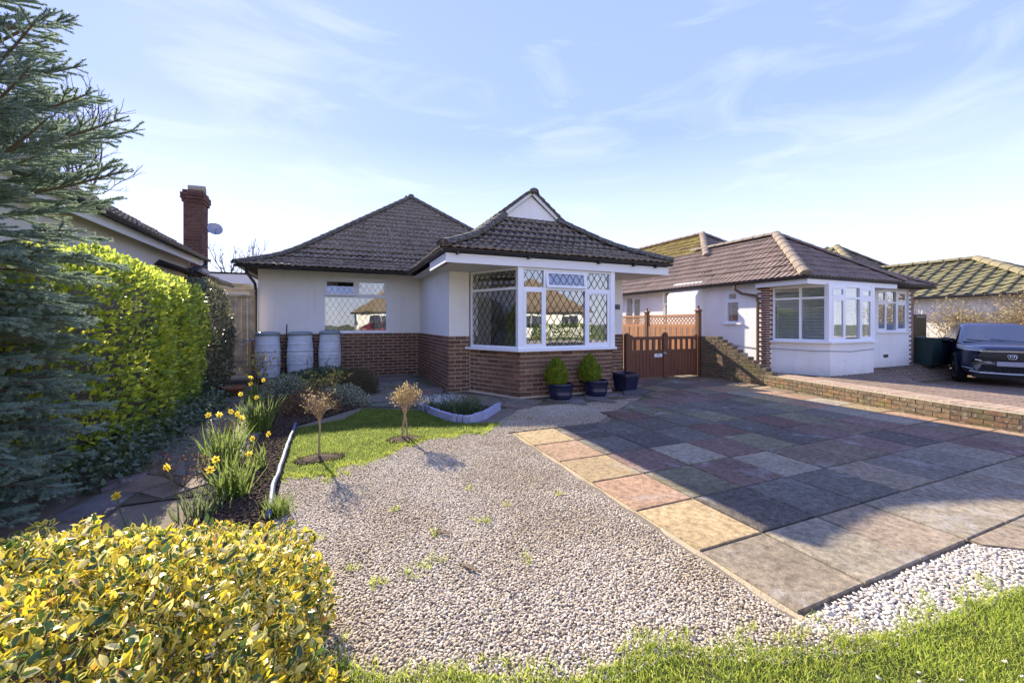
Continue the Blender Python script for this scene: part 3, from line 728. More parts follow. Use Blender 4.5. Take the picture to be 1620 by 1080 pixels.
def caps(roof, pts, mat, name='hip_tile', r=.11, L=.34, n=8, lift=.0):
    """half-round hip or ridge tiles following a line"""
    pts = [Vector(p) for p in pts]; seg = []; acc = 0
    for a, b in zip(pts, pts[1:]): seg.append((a, b, (b-a).length))
    tot = sum(s[2] for s in seg); k = max(1, round(tot/L))
    def at(d):
        for a, b, l in seg:
            if d <= l: return a+(b-a)*(d/l)
            d -= l
        return seg[-1][1]
    for i in range(k):
        a, b = at(tot*i/k), at(tot*(i+1)/k); d = b-a; m = MB()
        side = d.cross(Vector((0, 0, 1))).normalized(); up = side.cross(d).normalized()
        ring = lambda c, rr: [c+side*(rr*cos(pi*q/n-.12))+up*(rr*sin(pi*q/n)*.85+lift-.05) for q in range(n+1)]
        R0, R1 = ring(a-d*.06, r*1.10), ring(b+d*.04, r*.97)
        I0 = ring(a-d*.06, r*.86); q = n+1
        m.add(R0+R1+I0, [(j, j+1, q+j+1, q+j) for j in range(n)]+[(2*q+j, 2*q+j+1, j+1, j) for j in range(n)]+[(2*q+j for j in range(n+1))])
        m.build(name, mat, roof, smooth=False)
def hipline(P, dirv, prof, ze, t1, t0=0, n=14, fac=1):
    return [(P[0]+dirv[0]*t, P[1]+dirv[1]*t, ze+prof(t)) for t in [t0+(t1-t0)*i/n for i in range(n+1)]]
def hip_deck(m, x0, x1, y0, y1, ze, prof, tmax, n=12):
    """closed bell-cast hipped deck between the eave rectangle and its ridge"""
    prev = None
    for i in range(n+1):
        t = tmax*i/n; z = ze+prof(t)-.02
        xa, xb = x0+t, x1-t; ya, yb = y0+t, y1-t
        if xa > xb: xa = xb = (x0+x1)/2
        r = [(xa, ya, z), (xb, ya, z), (xb, yb, z), (xa, yb, z)]
        if prev:
            b = len(m.v); m.v += prev+r
            for k in range(4): m.f.append((b+k, b+(k+1) % 4, b+4+(k+1) % 4, b+4+k))
        prev = r
    b = len(m.v); m.v += [(x0, y0, ze-.02), (x1, y0, ze-.02), (x1, y1, ze-.02), (x0, y1, ze-.02)]; m.f.append((b+3, b+2, b+1, b))
    b = len(m.v); m.v += prev; m.f.append((b, b+1, b+2, b+3))
def gutter(parent, pts, name='gutter', r=.055, mat='black_plastic'):
    m = MB()
    for a, b in zip(pts, pts[1:]):
        a, b = Vector(a), Vector(b); d = (b-a).normalized(); s = d.cross(Vector((0, 0, 1))).normalized(); n = 7
        ra = [a+s*(r*cos(pi+pi*k/n))+Vector((0, 0, r*sin(pi+pi*k/n))) for k in range(n+1)]; rb = [p+(b-a) for p in ra]
        ia = [a+s*(r*.86*cos(pi+pi*k/n))+Vector((0, 0, r*.86*sin(pi+pi*k/n))) for k in range(n+1)]; ib = [p+(b-a) for p in ia]; q = n+1
        m.add(ra+rb+ia+ib, [(k, k+1, q+k+1, q+k) for k in range(n)]+[(2*q+k+1, 2*q+k, 3*q+k, 3*q+k+1) for k in range(n)]+[(0, q, 3*q, 2*q), (n, 2*q+n, 3*q+n, q+n)]+[(k+1, k, 2*q+k, 2*q+k+1) for k in range(n)]+[(q+k, q+k+1, 3*q+k+1, 3*q+k) for k in range(n)])
    return m.build(name, M[mat], parent)
def rafter_feet(parent, p, q, z, ninward, step=.42, L=.6, drop=.06):
    p, q = Vector((*p, z)), Vector((*q, z)); d = (q-p); k = int(d.length/step); nv = Vector((*ninward, 0))
    f = d.normalized()
    for i in range(k):
        c = p+f*(i+.5)*step
        m = MB(); a = f*.025
        vs = [c-a, c+a, c+a+nv*L+Vector((0, 0, L*.4)), c-a+nv*L+Vector((0, 0, L*.4))]
        m.add([v+Vector((0, 0, -drop)) for v in vs]+[v+Vector((0, 0, .03)) for v in vs], ((0, 3, 2, 1), (4, 5, 6, 7), (0, 1, 5, 4), (1, 2, 6, 5), (2, 3, 7, 6), (3, 0, 4, 7)))
        m.build('rafter_foot', M['dark_timber'], parent)
def text_part(parent, s, f, x, z, size, mat, y=-.02, name='number', ext=.002, align='CENTER'):
    c = bpy.data.curves.new(name, 'FONT'); c.body = s; c.size = size; c.extrude = ext; c.align_x = align; c.align_y = 'CENTER'; c.materials.append(mat)
    tmp = bpy.data.objects.new(name, c); SC.collection.objects.link(tmp); bpy.context.view_layer.update(); me = bpy.data.meshes.new_from_object(tmp.evaluated_get(bpy.context.evaluated_depsgraph_get())); bpy.data.objects.remove(tmp); bpy.data.curves.remove(c); o = bpy.data.objects.new(name, me); return put(o, parent, f @ Matrix.Translation((x, y, z)) @ Matrix.Rotation(pi/2, 4, 'X'))
def curtain(parent, f, x0, x1, y, z0, z1, waves=6, amp=.03):
    m = MB(); n = waves*6
    m.grid(n, 1, lambda a, b: f @ Vector((x0+(x1-x0)*a, y+amp*sin(a*waves*2*pi), z0+(z1-z0)*b)))
    return m.build('curtain', M['curtain'], parent, smooth=True)

# ------------------------------------------------------------------ the bungalow in the middle
H = thing('bungalow', 'cream bungalow with brick plinth, leaded bay window and dark tiled gablet roof, in the middle', 'bungalow', (2.3, 11.85, 0))
PZ = 1.175; ZE = 2.80; MV = 11.85; PV = 8.35
f_main = frame2((-1.93, MV), (1, 0)); f_proj = frame2((2.09, PV), (1, 0)); f_bay = frame2((3.16, 7.1), (1, 0)); f_cant = frame2((2.53, PV-.02), (3.16-2.53, 7.1-PV+.02)); CL = hypot(.63, 1.23)
f_cantr = frame2((5.32, 7.1), (.63, 1.23))
# render above the plinth
wall(H, (-1.93, MV), (2.09, MV), PZ, 3.06, M['render'], holes=[(1.48, 3.14, 1.20, 2.66)])
wall(H, (2.09, MV-.001), (2.09, PV+.002), PZ, 3.0, M['render'])
wall(H, (2.0895, PV), (2.53, PV), PZ, 2.72, M['render']); wall(H, (5.95, PV), (6.5605, PV), PZ, 2.72, M['render'])
wall(H, (6.56, PV+.002), (6.56, 20), 0, 3.0, M['render']); wall(H, (-1.9302, 20), (-1.9302, MV+.001), 0, 3.06, M['render'])
wall(H, (6.56, 20), (-1.93, 20), 0, 3.2, M['render'])
# plinth: mortar core and bricks
plinth = None
for a, b in (((-1.93, MV-.012), (2.10, MV-.012)), ((2.078, MV-.013), (2.078, PV-.01)), ((2.0775, PV-.012), (2.53, PV-.012)), ((5.95, PV-.012), (6.572, PV-.012))):
    fm = frame2(a, (b[0]-a[0], b[1]-a[1])); pl = MB(); pl.box(0, hypot(b[0]-a[0], b[1]-a[1]), 0, .2, -.05, PZ-.001*(plinth is None), fm); q = pl.build('plinth', M['mortar'], H); plinth = plinth or q
bp = MB(); BZ = .90
bp.prism([(2.53, PV+.1), (2.53, PV-.03), (3.165, 7.115), (5.315, 7.115), (5.95, PV-.03), (5.95, PV+.1)], -.05, BZ)
bayp = bp.build('bay_plinth', M['mortar'], H)
bk = Bricks(plinth, M['brick'], 300)
bb = Bricks(bayp, M['brick'], 300)
bb.wall((3.16, 7.105), (1, 0), 2.16, .03, BZ-.005); bb.wall((2.535, PV-.035), (.63, -1.24), CL-.01, .03, BZ-.005, phase=1); bb.wall((5.32, 7.105), (.63, 1.23), CL, .03, BZ-.005, phase=1); bb.done()
bk.wall((2.078, PV-.02), (1, 0), .455, 0, PZ-.004); bk.wall((5.955, PV-.02), (1, 0), .61, 0, PZ-.004)
bk.wall((2.07, MV-.02), (0, -1), MV-PV, 0, PZ-.004, phase=1); bk.wall((-1.93, MV-.02), (1, 0), 4.02, .0, PZ-.004); bk.done()
# windows
f_mw = frame2((-1.93, MV), (1, 0))
window(H, f_mw, 1.48, 3.14, 1.20, 2.66, [(1.48, 3.14, 1.20, 2.17, 'fixed'), (1.48, 2.31, 2.17, 2.66, 'open'), (2.31, 3.14, 2.17, 2.66, 'sash')], depth=.07)
window(H, f_bay, .04, 2.12, .95, 2.53, [(.04, .54, .95, 2.13, 'sash'), (.54, 1.50, .95, 2.13, 'fixed'), (1.50, 2.12, .95, 2.13, 'sash'), (.04, .54, 2.13, 2.53, 'fixed'), (.54, 1.50, 2.13, 2.53, 'open'), (1.50, 2.12, 2.13, 2.53, 'fixed')], depth=.05)
window(H, f_cant, .02, CL-.05, .95, 2.53, [(.02, CL-.05, .95, 2.13, 'fixed'), (.02, CL-.05, 2.13, 2.53, 'fixed')], depth=.05)
window(H, f_cantr, .05, CL-.02, .95, 2.53, [(.05, CL-.02, .95, 2.13, 'fixed'), (.05, CL-.02, 2.13, 2.53, 'fixed')], depth=.05)
m = MB()   # bay corner posts and sill
for x, y in ((3.17, 7.135), (5.31, 7.135)): m.box(x-.055, x+.055, y-.05, y+.06, .95, 2.56)
m.build('corner_post', M['upvc'], H)
m = MB(); m.prism([(2.45, PV+.02), (2.42, PV-.05), (3.10, 7.03), (5.38, 7.03), (6.04, PV-.05), (6.02, PV+.02), (5.9, PV), (5.3, 7.18), (3.18, 7.18), (2.58, PV)], BZ+.002, .948); m.build('bay_sill', M['upvc'], H)
m = MB(); m.box(1.44, 3.18, -.035, .10, 1.176, 1.199, f_main); m.build('window_sill', M['upvc'], H)
# rooms behind the windows
for (a, b, c, d) in ((-1.7, 2.05, MV+.25, 16), (2.35, 6.3, PV+.25, 13)):
    m = MB(); m.box(a, b, d, d+.05, .1, 2.7); m.box(a-.05, a, c, d, .1, 2.7); m.box(b, b+.05, c, d, .1, 2.7); m.box(a, b, c, d, 2.68, 2.73); m.build('room', M['interior'], H)
    m = MB(); m.box(a, b, c, d, .05, .1); m.build('room_floor', M['carpet'], H)
curtain(H, f_cant, .06, .50, .13, .98, 2.5, 4); curtain(H, f_bay, .03, .3, .30, .98, 2.5, 3); curtain(H, f_bay, 1.85, 2.1, .30, .98, 2.5, 3)
curtain(H, f_main, 1.52, 1.84, .20, 1.22, 2.62, 4); curtain(H, f_main, 2.8, 3.1, .20, 1.22, 2.62, 4)
M['cushion'] = plain('grey_cushion', (.30, .29, .28), .9, .15, 8)
m = MB(); m.lathe([(.02, 0), (.26, .03), (.30, .16), (.22, .30), (.02, .34)], 14, Matrix.Translation((3.25, 8.1, .96)) @ Matrix.Rotation(.9, 4, 'X')); m.build('cushion', M['cushion'], H, True)
# house number
m = MB(); m.box(4.245, 4.375, -.022, -.001, 1.80, 1.915, f_proj); pq = m.build('number_plaque', M['lead'], H)
M['digit'] = plain('silver_digit', (.42, .42, .41), .4)
text_part(pq, '171', f_proj, 4.31, 1.857, .075, M['digit'], -.024)
# soffit, fascia
FV = 7.045
m = MB(); m.box(1.80, 6.85, FV+.02, PV-.001, 2.535, 2.555); m.box(1.80, 2.089, PV-.001, MV-.6, 2.68, 2.70); m.build('soffit', M['soffit'], H)
m = MB(); m.box(1.70, 6.80, FV-.005, FV+.02, 2.53, 2.70); m.box(1.70, 1.725, FV+.02, PV+.1, 2.532, 2.70); m.box(6.775, 6.80, FV+.02, PV+.1, 2.532, 2.70); fas = m.build('fascia', M['white_paint'], H)
# roofs
prof = bell()
roof = MB()
MX0, MX1, MY0, MY1 = -2.27, 7.16, 11.10, 21.5
hip_deck(roof, MX0, MX1, MY0, MY1, ZE+.04, prof, 4.715)
roof = roof.build('main_roof', M['deck'], H)
prof_m = prof; prof = bell(.45, .76, .55, 1.2)
PX0, PX1, PY0 = 1.62, 6.82, 6.93; PW = PX1-PX0; GT = 1.86   # projection: gablet at GT
rp = MB(); zr = ZE+prof(PW/2)
n = 12
sec = [(t, ZE+.02+prof(t)-.02) for t in [PW/2*i/n for i in range(n+1)]]
for i in range(n):       # side slopes back into the main roof, hipped front up to the gablet
    (t0, za), (t1, zb) = sec[i], sec[i+1]
    ya, yb = PY0+min(t0, GT), PY0+min(t1, GT)
    rp.add([(PX0+t0, ya, za), (PX0+t1, yb, zb), (PX0+t1, 15, zb), (PX0+t0, 12.3, za)], [(0, 3, 2, 1)])
    rp.add([(PX1-t0, ya, za), (PX1-t1, yb, zb), (PX1-t1, 15, zb), (PX1-t0, 12.3, za)], [(0, 1, 2, 3)])
    if t1 <= GT+.2:
        rp.add([(PX0+t0, PY0+t0, za), (PX1-t0, PY0+t0, za), (PX1-t1, PY0+t1, zb), (PX0+t1, PY0+t1, zb)], [(0, 1, 2, 3)])
rp.add([(PX0, PY0, ZE-.01), (PX1, PY0, ZE-.01), (PX1, 11.3, ZE-.01), (PX0, 11.3, ZE-.01)], [(3, 2, 1, 0)])
proof = rp.build('bay_roof', M['deck'], H)
capP = Tiles(300)
tile_face(proof, (PX0, PY0), (1, 0), PW, ZE, prof, GT+.05, (True, True), M['tile'], capP)
tile_face(proof, (PX0, 11.6), (0, -1), 11.6-PY0, ZE, prof, PW/2, (False, True), M['tile'], Tiles(0), skip=lambda x, t: (11.6-PY0-x) < min(t, GT)-.05)
tile_face(proof, (PX1, PY0), (0, 1), 5.2, ZE, prof, PW/2, (True, False), M['tile'], Tiles(0), skip=lambda x, t: x < min(t, GT)-.05)
capM = Tiles(300)
tile_face(roof, (MX0, MY0), (1, 0), MX1-MX0, ZE+.05, prof_m, 4.7, (True, True), M['tile'], capM, skip=lambda x, t: (x+MX0 > PX0+max(0, t-.05)+.12 and x+MX0 < PX1-t and t < 2.5))
tile_face(roof, (MX0, MY1), (0, -1), MY1-MY0, ZE+.05, prof_m, 4.7, (True, True), M['tile'], Tiles(0), nseg=4)
tile_face(roof, (MX1, MY0), (0, 1), MY1-MY0, ZE+.05, prof_m, 4.7, (True, True), M['tile'], Tiles(0), nseg=4)
z2 = ZE+.09
caps(roof, hipline((MX0, MY0), (1, 1), prof_m, z2, 4.70), M['hip_dark']); caps(roof, hipline((MX1, MY0), (-1, 1), prof_m, z2, 4.70), M['hip_dark'])
caps(roof, [((MX0+MX1)/2, MY0+4.6, z2+prof_m(4.7)), ((MX0+MX1)/2, MY1-4.7, z2+prof_m(4.7))], M['hip_dark'], 'ridge_tile')
caps(proof, hipline((PX0, PY0), (1, 1), prof, ZE+.06, GT), M['hip_dark'], r=.12); caps(proof, hipline((PX1, PY0), (-1, 1), prof, ZE+.06, GT), M['hip_dark'], r=.12)
pc = (PX0+PX1)/2
caps(proof, [(pc, PY0+GT-.12, zr+.10), (pc, 14.2, zr+.10)], M['hip_dark'], 'ridge_tile', r=.12)
# gablet: rendered triangle, verge tiles
gz = ZE+prof(GT); m = MB(); gy = PY0+GT+.02
tri = [(PX0+GT, gz), (PX1-GT, gz), (pc, zr+.02)]
m.add([(x, gy, z) for x, z in tri]+[(x, gy+.1, z) for x, z in tri], [(0, 1, 2), (3, 5, 4), (0, 3, 4, 1), (1, 4, 5, 2), (2, 5, 3, 0)]); m.build('gablet', M['render'], H)
for sg, xe in ((1, PX0+GT-.12), (-1, PX1-GT+.12)):
    a = Vector((xe, gy-.10, gz-.02)); b = Vector((pc, gy-.10, zr+.10)); d = b-a; k = 6
    for i in range(k):
        p, q = a+d*(i/k), a+d*((i+1.08)/k); up = Vector((-d.z*sg, 0, d.x*sg)).normalized()
        m = MB(); vs = [p, q, q+up*.05, p+up*.075]
        m.add(vs+[v+Vector((0, .32, 0)) for v in vs], ((0, 1, 2, 3), (7, 6, 5, 4), (0, 4, 5, 1), (1, 5, 6, 2), (2, 6, 7, 3), (3, 7, 4, 0)))
        m.build('verge_tile', M['hip_dark'], proof)
    m = MB(); vs = [a-up*.0, b, b-up*.06, a-up*.06]; vs = [v+Vector((0, .03, 0)) for v in vs]
    m.add(vs+[v+Vector((0, .05, 0)) for v in vs], ((0, 1, 2, 3), (7, 6, 5, 4), (0, 4, 5, 1), (1, 5, 6, 2), (2, 6, 7, 3), (3, 7, 4, 0))); m.build('verge_board', M['white_paint'], H)
# gutters, downpipe, rafter feet
gut = gutter(H, [(PX0+.05, 11.0, ZE-.0), (PX0+.05, PY0+.03, ZE-.03)]); gutter(H, [(PX0, PY0+.05, ZE-.03), (PX1+.02, PY0+.05, ZE-.03)]); gutter(H, [(PX1-.03, PY0, ZE-.03), (PX1-.03, 11.2, ZE-.03)])
gutter(H, [(MX0-.02, MY0+.04, ZE+.02), (PX0+.1, MY0+.04, ZE+.0)]); gutter(H, [(MX0+.04, MY1, ZE+.02), (MX0+.04, MY0, ZE+.02)])
for x in (1.9, 3.3, 4.9, 5.8, 6.4):
    m = MB(); m.box(x-.02, x+.02, PY0+.02, FV, ZE-.13, ZE-.06); m.build('gutter_bracket', M['black_plastic'], H)
rafter_feet(H, (-2.0, MY0+.06), (1.6, MY0+.06), ZE-.0, (0, 1), .55, .7); rafter_feet(H, (PX0+.06, 10.9), (PX0+.06, PY0+1.6), ZE-.03, (1, 0), .5, .4)
m = MB(); m.tube([(-2.05, MY0+.06, ZE-.03), (-2.05, MY0+.1, ZE-.16), (-1.98, MV-.1, ZE-.36), (-1.97, MV-.06, ZE-.5), (-1.97, MV-.06, .1)], .034, 8); m.build('downpipe', M['black_plastic'], H)
m = MB(); m.box(.74, 1.0, -.028, -.010, .10, .17, f_main); m.build('air_brick', M['lead'], H)
# ------------------------------------------------------------------ neighbour's bungalow on the right
NZ = .20
H2 = thing('bungalow', 'white bungalow with brown tiled roof, brick quoins and slatted blinds, right of the brown gates', 'bungalow', (12, 9, NZ))
def nd_z(u, v):
    v0 = 5.6+.9*min(1, max(0, (u-12.9)/.7))+2.2*min(1, max(0, u-17.3))
    k = min(1, max(0, (u-11.2)/2.4))*min(1, max(0, (v0-v)/.65)); return NZ-.40*k
m = MB(); gx = lambda a, b: wall_u(-1+b*13)+.12+a*14; m.grid(20, 52, lambda a, b: (gx(a, b), -1+b*13, nd_z(gx(a, b), -1+b*13)-.014))
ndrv = m.build('neighbour_driveway', M['joint']); ndrv['kind'] = 'structure'
# block pavers in courses parallel to the wall
pv = []
for i in range(100):
    for j in range(36):
        u = 8.78+i*.112; v = -.6+j*.225+(.112 if i % 2 else 0)
        if u < wall_u(v)+.45 or (v > 5.85 and 10.1 < u < 12.5) or (v > 6.45 and u < 16.0) or v > 7.1: continue
        pv.append((u, v))
def shown(q):
    Z = q[0]*sin(YAW)+q[1]*cos(YAW); X = q[0]*cos(YAW)-q[1]*sin(YAW)
    return (0 if Z > 0 and abs(X/Z) < 1.27 else 1, hypot(q[0], q[1]))
vis = sorted(pv, key=shown)
bp2 = Bricks(ndrv, M['paver'], 300, 'paver', 'paver_field')
for u, v in vis:
    bp2.lay(Matrix.Translation((u, v, nd_z(u, v)-.028+random.uniform(-.002, .002))) @ Matrix.Rotation(-atan2(nd_z(u+.05, v)-nd_z(u-.05, v), .1), 4, 'Y') @ Matrix.Rotation(atan2(nd_z(u, v+.1)-nd_z(u, v-.1), .2), 4, 'X') @ Matrix.Rotation(random.uniform(-.01, .01), 4, 'Z') @ Matrix.Diagonal((.103, .216, .06, 1)))
bp2.done()
# walls
QU, QV = 10.05, 7.03
f2 = frame2((QU, 6.9), (1, 0)); 
wall(H2, (QU, QV+.0), (13.6, QV), -.05, 2.55, M['render2'])
wall(H2, (13.35, 6.56), (15.95, 6.56), -.05, 2.62, M['render2'], holes=[(.75, 2.35, 1.2, 2.42)]); wall(H2, (13.351, 7.3), (13.351, 6.562), -.05, 2.5, M['render2'])
wall(H2, (15.95, 6.562), (15.95, 20), -.05, 2.6, M['render2'])
f2s = frame2((QU+.002, 19), (0, -1))
wall(H2, (QU+.002, 19), (QU+.002, QV+.002), -.05, 2.62, M['render2'], holes=[(19-8.22, 19-7.80, 1.46, 2.36), (19-10.65, 19-10.22, 1.2, 2.52), (19-12.6, 19-11.72, .0, 2.42)])
wall(H2, (16, 20), (10, 20), 0, 2.6, M['render2'])
window(H2, f2s, 19-8.22, 19-7.80, 1.46, 2.36, [(19-8.22, 19-7.80, 1.46, 2.05, 'fixed'), (19-8.22, 19-7.80, 2.05, 2.36, 'sash')], lead=False, glass='glass2', depth=.06)
window(H2, f2s, 19-10.65, 19-10.22, 1.2, 2.52, [(19-10.65, 19-10.22, 1.2, 2.1, 'fixed'), (19-10.65, 19-10.22, 2.1, 2.52, 'fixed')], lead=False, glass='glass2', depth=.06)
window(H2, f2s, 19-12.6, 19-11.72, .25, 2.42, [(19-12.6, 19-12.2, .25, 2.42, 'fixed'), (19-12.2, 19-11.72, .25, 2.42, 'sash')], lead=False, glass='glass2', depth=.06, name='side_door')
m = MB(); m.box(19-8.3, 19-7.72, -.05, .05, 1.41, 1.457, f2s); m.build('window_sill', M['render2'], H2)
# chimney breast with sloped shoulder
m = MB(); cb = [(QU-.32, -.05), (QU+.1, -.05), (QU+.1, 2.72), (QU-.02, 2.72), (QU-.26, 2.38), (QU-.32, 2.30)]
m.add([(x, 8.95, z) for x, z in cb]+[(x, 10.15, z) for x, z in cb], [tuple(range(6)), tuple(range(6, 12))[::-1]]+[((i+1) % 6, i, i+6, (i+1) % 6+6) for i in range(6)])
cbo = m.build('chimney_breast', M['render2'], H2); md = cbo.modifiers.new('soft', 'BEVEL'); md.width = .04; md.segments = 3
# bay
B0, B1, BV, BS = 10.62, 12.40, 5.87, 1.0
m = MB(); m.prism([(10.22, QV+.1), (10.22, QV-.002), (B0, BV), (B1, BV), (12.85, 6.9), (12.85, QV+.1)], -.05, BS-.03); m.build('bay_base', M['render2'], H2)
m = MB(); m.prism([(10.14, QV+.05), (10.12, QV-.06), (B0-.06, BV-.07), (B1+.06, BV-.07), (12.93, 6.88), (12.93, QV+.05)], BS-.028, BS+.012); m.build('bay_sill', M['upvc'], H2)
fb = frame2((B0, BV), (1, 0)); fbl = frame2((10.22, QV-.05), (B0-10.22, BV-QV+.05)); LL = hypot(B0-10.22, BV-QV+.05); BW = B1-B0
fbr = frame2((B1, BV), (.45, 1.05))
zt = 2.36
window(H2, fbl, .0, LL-.05, BS+.014, zt, [(.0, LL/2, BS+.014, 2.06, 'fixed'), (LL/2, LL-.05, BS+.014, 2.06, 'fixed'), (0, LL/2, 2.06, zt, 'fixed'), (LL/2, LL-.05, 2.06, zt, 'fixed')], lead=False, glass='glass2', depth=.05)
c3 = [0.04, .58, 1.22, BW-.04]
window(H2, fb, .04, BW-.04, BS+.014, zt, [(c3[i], c3[i+1], *( (BS+.014, 2.06) if r == 0 else (2.06, zt)), 'fixed' if i == 1 else 'sash') for i in range(3) for r in range(2)], lead=False, glass='glass2', depth=.05)
window(H2, fbr, .05, 1.1, BS+.014, zt, [(.05, 1.1, BS+.014, 2.06, 'fixed'), (.05, 1.1, 2.06, zt, 'fixed')], lead=False, glass='glass2', depth=.05)
m = MB()
for x in (B0, B1): m.box(x-.05, x+.05, BV+.0, BV+.1, BS+.014, zt+.03)
m.build('corner_post', M['upvc'], H2)
fr = frame2((13.35, 6.56), (1, 0))
rc = [.75, 1.25, 1.8, 2.35]
window(H2, fr, .75, 2.35, 1.2, 2.42, [(rc[i], rc[i+1], *((1.2, 2.05) if r == 0 else (2.05, 2.42)), 'fixed' if i == 1 else 'sash') for i in range(3) for r in range(2)], lead=False, glass='glass2', depth=.1)
m = MB(); m.box(.68, 2.42, -.04, .12, 1.16, 1.198, fr); m.build('window_sill', M['render2'], H2)
# plantation shutters: slats
M['slat'] = plain('white_shutter_slat', (.74, .74, .72), .5, .03)
def blinds(f, x0, x1, z0, z1, y=.14, pitch=.078):
    m = MB(); m.box(x0, x0+.04, y-.01, y+.02, z0, z1, f); m.box(x1-.04, x1, y-.01, y+.02, z0, z1, f); fo = m.build('shutter_frame', M['slat'], H2)
    k = int((z1-z0)/pitch)
    for i in range(k):
        q = MB(); z = z0+(i+.5)*pitch; q.box(x0+.04, x1-.04, -.028, .028, -.004, .004, f @ Matrix.Translation((0, y, z)) @ Matrix.Rotation(R(-18), 4, 'X')); q.build('slat', M['slat'], fo)
for (f, a, b) in ((fbl, .06, LL/2-.02), (fbl, LL/2+.02, LL-.09), (fb, .12, .56), (fb, .62, 1.19), (fb, 1.26, BW-.1), (fr, .8, 1.23), (fr, 1.28, 1.78), (fr, 1.83, 2.3)):
    z0_ = BS+.05 if f is not fr else 1.25
    blinds(f, a, b, z0_, 2.04); blinds(f, a, b, 2.09, (zt if f is not fr else 2.42)-.05)
blinds(f2s, 19-8.17, 19-7.85, 1.52, 2.02); blinds(f2s, 19-8.17, 19-7.85, 2.1, 2.31); blinds(f2s, 19-10.6, 19-10.27, 1.26, 2.07); blinds(f2s, 19-10.6, 19-10.27, 2.13, 2.47)
m = MB(); m.box(10.4, 15.7, 8.6, 8.65, .1, 2.4); m.box(10.4, 15.7, 6.9, 8.6, 2.38, 2.42); m.build('room', M['interior'], H2)
# quoins: alternate long and short bricks
def quoins(corner, z0, z1, face_d, side_d, mat, course=.062, proud=.010):
    bq = Bricks(H2, mat, 300, 'quoin_brick'); n = int((z1-z0)/course)
    for i in range(n):
        a, b = (.235, .135) if i % 2 else (.125, .24)
        z = z0+(i+.5)*course
        x0, x1 = (-proud, a) if face_d[0] > 0 else (-a, proud)
        bq.lay(Matrix.Translation((corner[0]+(x0+x1)/2, corner[1]+(b-proud)/2, z)) @ Matrix.Diagonal((x1-x0, b+proud, course-.017, 1)))
    bq.done()
quoins((QU, QV), .2, 2.5, (1, 0), (0, 1), M['quoin']); quoins((15.95, 6.56), .14, 2.55, (-1, 0), (0, 1), M['quoin'], .068)
# roofs
E2 = 2.56; pr2 = straight(.72)
hd = MB(); hip_deck(hd, 9.85, 16.55, 8.5, 20.5, E2, pr2, 3.33); r2 = hd.build('main_roof', M['deck'], H2)
hd = MB(); hip_deck(hd, 9.85, 14.05, 5.95, 13, E2-.002, pr2, 2.1); r2p = hd.build('front_roof', M['deck'], H2)
prx = straight(.52); hd = MB(); hip_deck(hd, 11.0, 16.2, 6.2, 13, E2+.002, prx, 2.55); r2x = hd.build('side_roof', M['deck'], H2)
t0_ = Tiles(0)
def over_front(x, t): return False
mossy_split = 1.9
tile_face(r2, (9.85, 20.5), (0, -1), 12.0, E2, pr2, 1.95, (True, True), M['tile2'], t0_, tw=.30, gauge=.30)
tile_face(r2, (9.85, 20.5), (0, -1), 12.0, E2, pr2, 3.3, (True, True), M['tile2_moss'], t0_, tw=.30, gauge=.30, t0=1.97)
tile_face(r2, (9.85, 8.5), (1, 0), 6.7, E2, pr2, 3.3, (True, True), M['tile2'], t0_, tw=.30, gauge=.30)
tile_face(r2p, (9.85, 12.4), (0, -1), 12.4-5.95, E2, pr2, 2.08, (False, True), M['tile2'], t0_, tw=.30, gauge=.30, skip=lambda x, t: x < 3.9-t*1.0-.2 and t < 2.2 and x < 3.9+.1)
tile_face(r2p, (9.85, 5.95), (1, 0), 4.2, E2, pr2, 2.08, (True, True), M['tile2'], t0_, tw=.30, gauge=.30)
tile_face(r2x, (11.0, 6.2), (1, 0), 5.2, E2, prx, 2.5, (True, True), M['tile2'], t0_, tw=.30, gauge=.30, skip=lambda x, t: 11+x < 14.0-t)
tile_face(r2x, (16.2, 6.2), (0, 1), 6, E2, prx, 2.5, (True, False), M['tile2'], t0_, tw=.30, gauge=.30)
l2 = E2+.07
caps(r2p, hipline((9.85, 5.95), (1, 1), pr2, l2, 2.1), M['hip2'], r=.12, L=.38); caps(r2p, hipline((14.05, 5.95), (-1, 1), pr2, l2, 2.1), M['tile2'], r=.10)
caps(r2p, [(11.95, 8.05, l2+pr2(2.1)), (11.95, 11.2, l2+pr2(2.1))], M['hip2'], 'ridge_tile', r=.11)
caps(r2, hipline((9.85, 8.5), (1, 1), pr2, l2, 3.33, t0=1.6), M['hip2'], r=.12); caps(r2, hipline((16.55, 8.5), (-1, 1), pr2, l2, 3.33), M['tile2'], r=.10)
caps(r2, [(13.2, 11.85, l2+pr2(3.33)), (13.2, 17.1, l2+pr2(3.33))], M['tile2'], 'ridge_tile', r=.11); caps(r2, hipline((9.85, 20.5), (1, -1), pr2, l2, 3.33), M['tile2'], r=.1)
caps(r2x, hipline((16.2, 6.2), (-1, 1), prx, l2, 2.5), M['tile2'], r=.09)
gutter(H2, [(9.82, 19, E2-.03), (9.82, 5.9, E2-.03)]); gutter(H2, [(9.8, 5.92, E2-.03), (14.08, 5.92, E2-.03)]); gutter(H2, [(14.0, 6.17, E2-.03), (16.2, 6.17, E2-.03)])
rafter_feet(H2, (9.86, 18.8), (9.86, 7.4), E2-.01, (1, 0), .5, .35)
m = MB(); m.box(9.88, 13.62, 5.93, 5.955, 2.36, 2.50); m.box(9.88, 9.905, 5.955, 7.2, 2.362, 2.498); m.build('fascia', M['white_paint'], H2)
m = MB(); m.box(9.9, 13.62, 5.96, 7.02, 2.362, 2.38); m.build('soffit', M['soffit'], H2)
